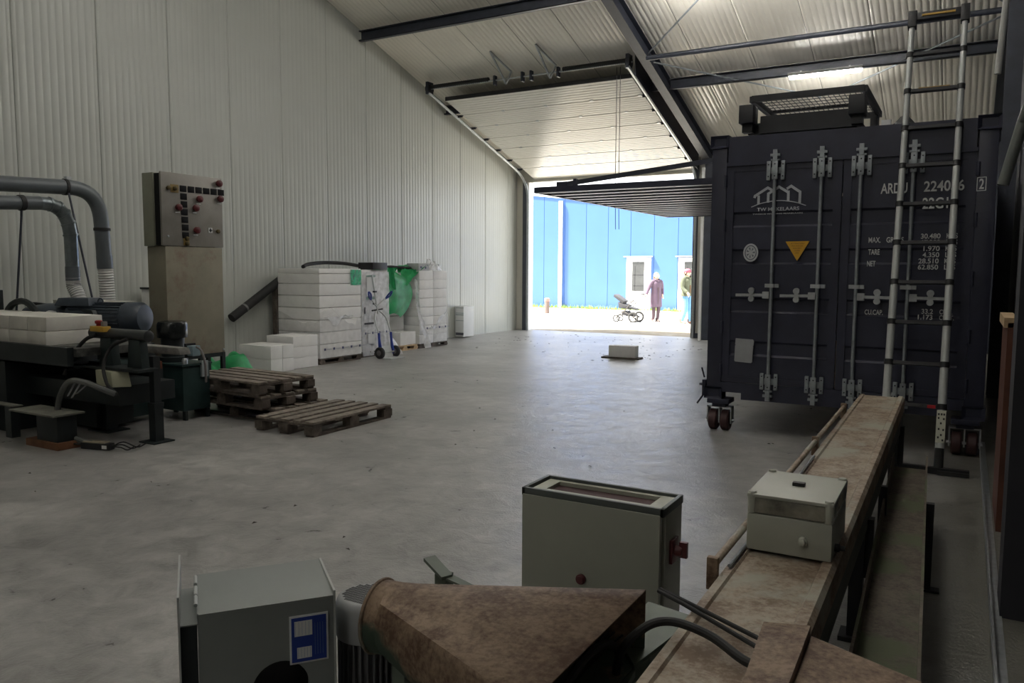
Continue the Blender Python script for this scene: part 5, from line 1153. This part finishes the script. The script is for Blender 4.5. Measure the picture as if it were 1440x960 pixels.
    for a_ in ('ar', 'al'):
        q = Vector(J[a_]); z = q.z
        sm = MB(); sm.tube([(q+Vector((0, .03, .08)))*S, (q+Vector((0, .03, -.03)))*S], .058*S, 12); sm.ball((q+Vector((0, -.06, -.045)))*S, .055*S, 12, 8, (.95, 2.2, .75)); sm.build('shoe', shoem, t)
    # hair
    if capm is None:
        MB().ball(Vv(0, .022, 1.605), .106*S, 16, 10, (.98, .92, 1.0)).ball(Vv(0, .125, 1.60), .045*S, 10, 8, (.8, 1.0, .9)).tube([Vv(0, .14, 1.60), Vv(0, .17, 1.52), Vv(.0, .15, 1.40)], .03*S, 8, rs=[.03*S, .035*S, .012*S]).build('hair', hairm, t)
    else:
        MB().ball(Vv(0, .02, 1.585), .105*S, 16, 10, (.98, .95, 1.0)).build('hair', hairm, t)
        MB().ball(Vv(0, .0, 1.625), .115*S, 16, 10, (.98, 1.02, .75)).prism([(-.08*S, -.10*S), (.08*S, -.10*S), (.065*S, -.20*S), (-.065*S, -.20*S)], 'z', 1.605*S, 1.62*S).build('cap', capm, t)
    return t
SKIN = M('skin', (.62, .40, .30), .5, 0, .05)
COATP = M('mauve_coat', (.085, .055, .085), .8, 0, .12, 8); LEGP = M('plum_leggings', (.055, .032, .045), .8); SHOED = M('dark_shoe', (.07, .05, .045), .6)
OLIVE = M('olive_jacket', (.07, .08, .05), .8, 0, .15, 8); JEAN = M('blue_jeans', (.08, .20, .36), .8, 0, .15, 10); BOOT = M('brown_boot', (.16, .075, .04), .7); CAPM = M('red_mauve_cap', (.22, .06, .09), .8)
person('person in mauve knee length coat and dark leggings, hand on a stroller', (-8.50, 23.9, -.004), math.radians(50), .915, SKIN, COATP, LEGP, SHOED, M('blond_hair', (.24, .16, .09), .6), .52,
       ((-.30, .02, 1.14), (-.40, -.02, .96)), ((.25, .05, 1.13), (.22, -.03, .95)), ((-.07, .03, .49), (-.05, .08, .07)), ((.08, -.03, .49), (.07, .0, .07)))
person('person in olive jacket, jeans and red cap half hidden by the door frame', (-7.43, 23.65, -.004), math.radians(62), .985, SKIN, OLIVE, JEAN, BOOT, M('brown_hair', (.10, .06, .04), .7), .86,
       ((-.24, -.04, 1.12), (-.20, -.20, .98)), ((.24, -.04, 1.12), (.20, -.20, .98)), ((-.09, -.06, .49), (-.09, .10, .07)), ((.09, -.02, .49), (.09, -.06, .07)), CAPM)
sr_ = thing('stroller', 'black baby stroller with big rear wheels held by the person in mauve coat', 'stroller', (-9.22, 23.35, -.004), 0)
SBK = M('stroller_fabric', (.035, .035, .04), .8, 0, .2); SFR = M('stroller_frame', (.07, .065, .06), .4, .4)
for dy in (-.22, .22):
    MB().tube([(-.30, dy*.7, .20), (-.05, dy, .34), (.22, dy, .66), (.46, dy*.9, .88)], .016, 8).build('frame_tube', SFR, sr_)
    MB().tube([(-.05, dy, .34), (.27, dy, .17)], .015, 8).build('frame_tube', SFR, sr_)
    MB().tube([(-.30, dy*.7, .20), (-.33, dy*.7, .115)], .014, 8).build('front_fork', SFR, sr_)
    for x_, r_, nm_ in ((.27, .165, 'rear_wheel'), (-.33, .115, 'front_wheel')):
        yy_ = dy*1.15 if x_ > 0 else dy*.75; ring = [(x_+r_*.86*math.cos(2*PI*i/20), yy_, r_+r_*.86*math.sin(2*PI*i/20)) for i in range(21)]
        wm = MB(); wm.tube(ring, r_*.2, 8); wh = wm.build(nm_, RUBBER, sr_); sp = MB()
        for i in range(5): a = 2*PI*i/5; sp.tube([(x_, yy_, r_), (x_+r_*.8*math.cos(a), yy_, r_+r_*.8*math.sin(a))], .010, 5)
        sp.lathe([(r_*.22, yy_-.02), (r_*.22, yy_+.02)], (x_, 0, r_), 'y', 12) if False else sp.ball((x_, yy_, r_), r_*.2, 10, 6); sp.build('spokes', SFR, wh)
MB().tube([(.46, -.2, .88), (.48, 0, .885), (.46, .2, .88)], .018, 8).build('handle_bar', BLACKP, sr_)
MB().box(-.01, .28, -.2, .2, .20, .215).hexa([(-.14, -.18, .22), (.22, -.18, .18), (.22, .18, .18), (-.14, .18, .22), (-.16, -.2, .36), (.26, -.2, .28), (.26, .2, .28), (-.16, .2, .36)]).build('basket', SBK, sr_, bevel=.02)
MB().hexa([(-.26, -.17, .44), (.08, -.17, .40), (.08, .17, .40), (-.26, .17, .44), (-.28, -.19, .64), (.06, -.19, .53), (.06, .19, .53), (-.28, .19, .64)]).build('seat', SBK, sr_, bevel=.03)
MB().hexa([(-.44, -.19, .80), (-.12, -.19, .58), (-.12, .19, .58), (-.44, .19, .80), (-.40, -.2, .88), (-.05, -.2, .66), (-.05, .2, .66), (-.40, .2, .88)]).build('back_hood', SBK, sr_, bevel=.03)
MB().hexa([(.08, -.15, .44), (.32, -.15, .38), (.32, .15, .38), (.08, .15, .44), (.08, -.15, .50), (.33, -.15, .43), (.33, .15, .43), (.08, .15, .50)]).build('footrest', SBK, sr_, bevel=.02)
MB().tube(smooth_path([(.05, -.19, .53), (.14, -.18, .64), (.16, 0, .66), (.14, .18, .64), (.05, .19, .53)], 5), .015, 8).build('bumper_bar', SBK, sr_)
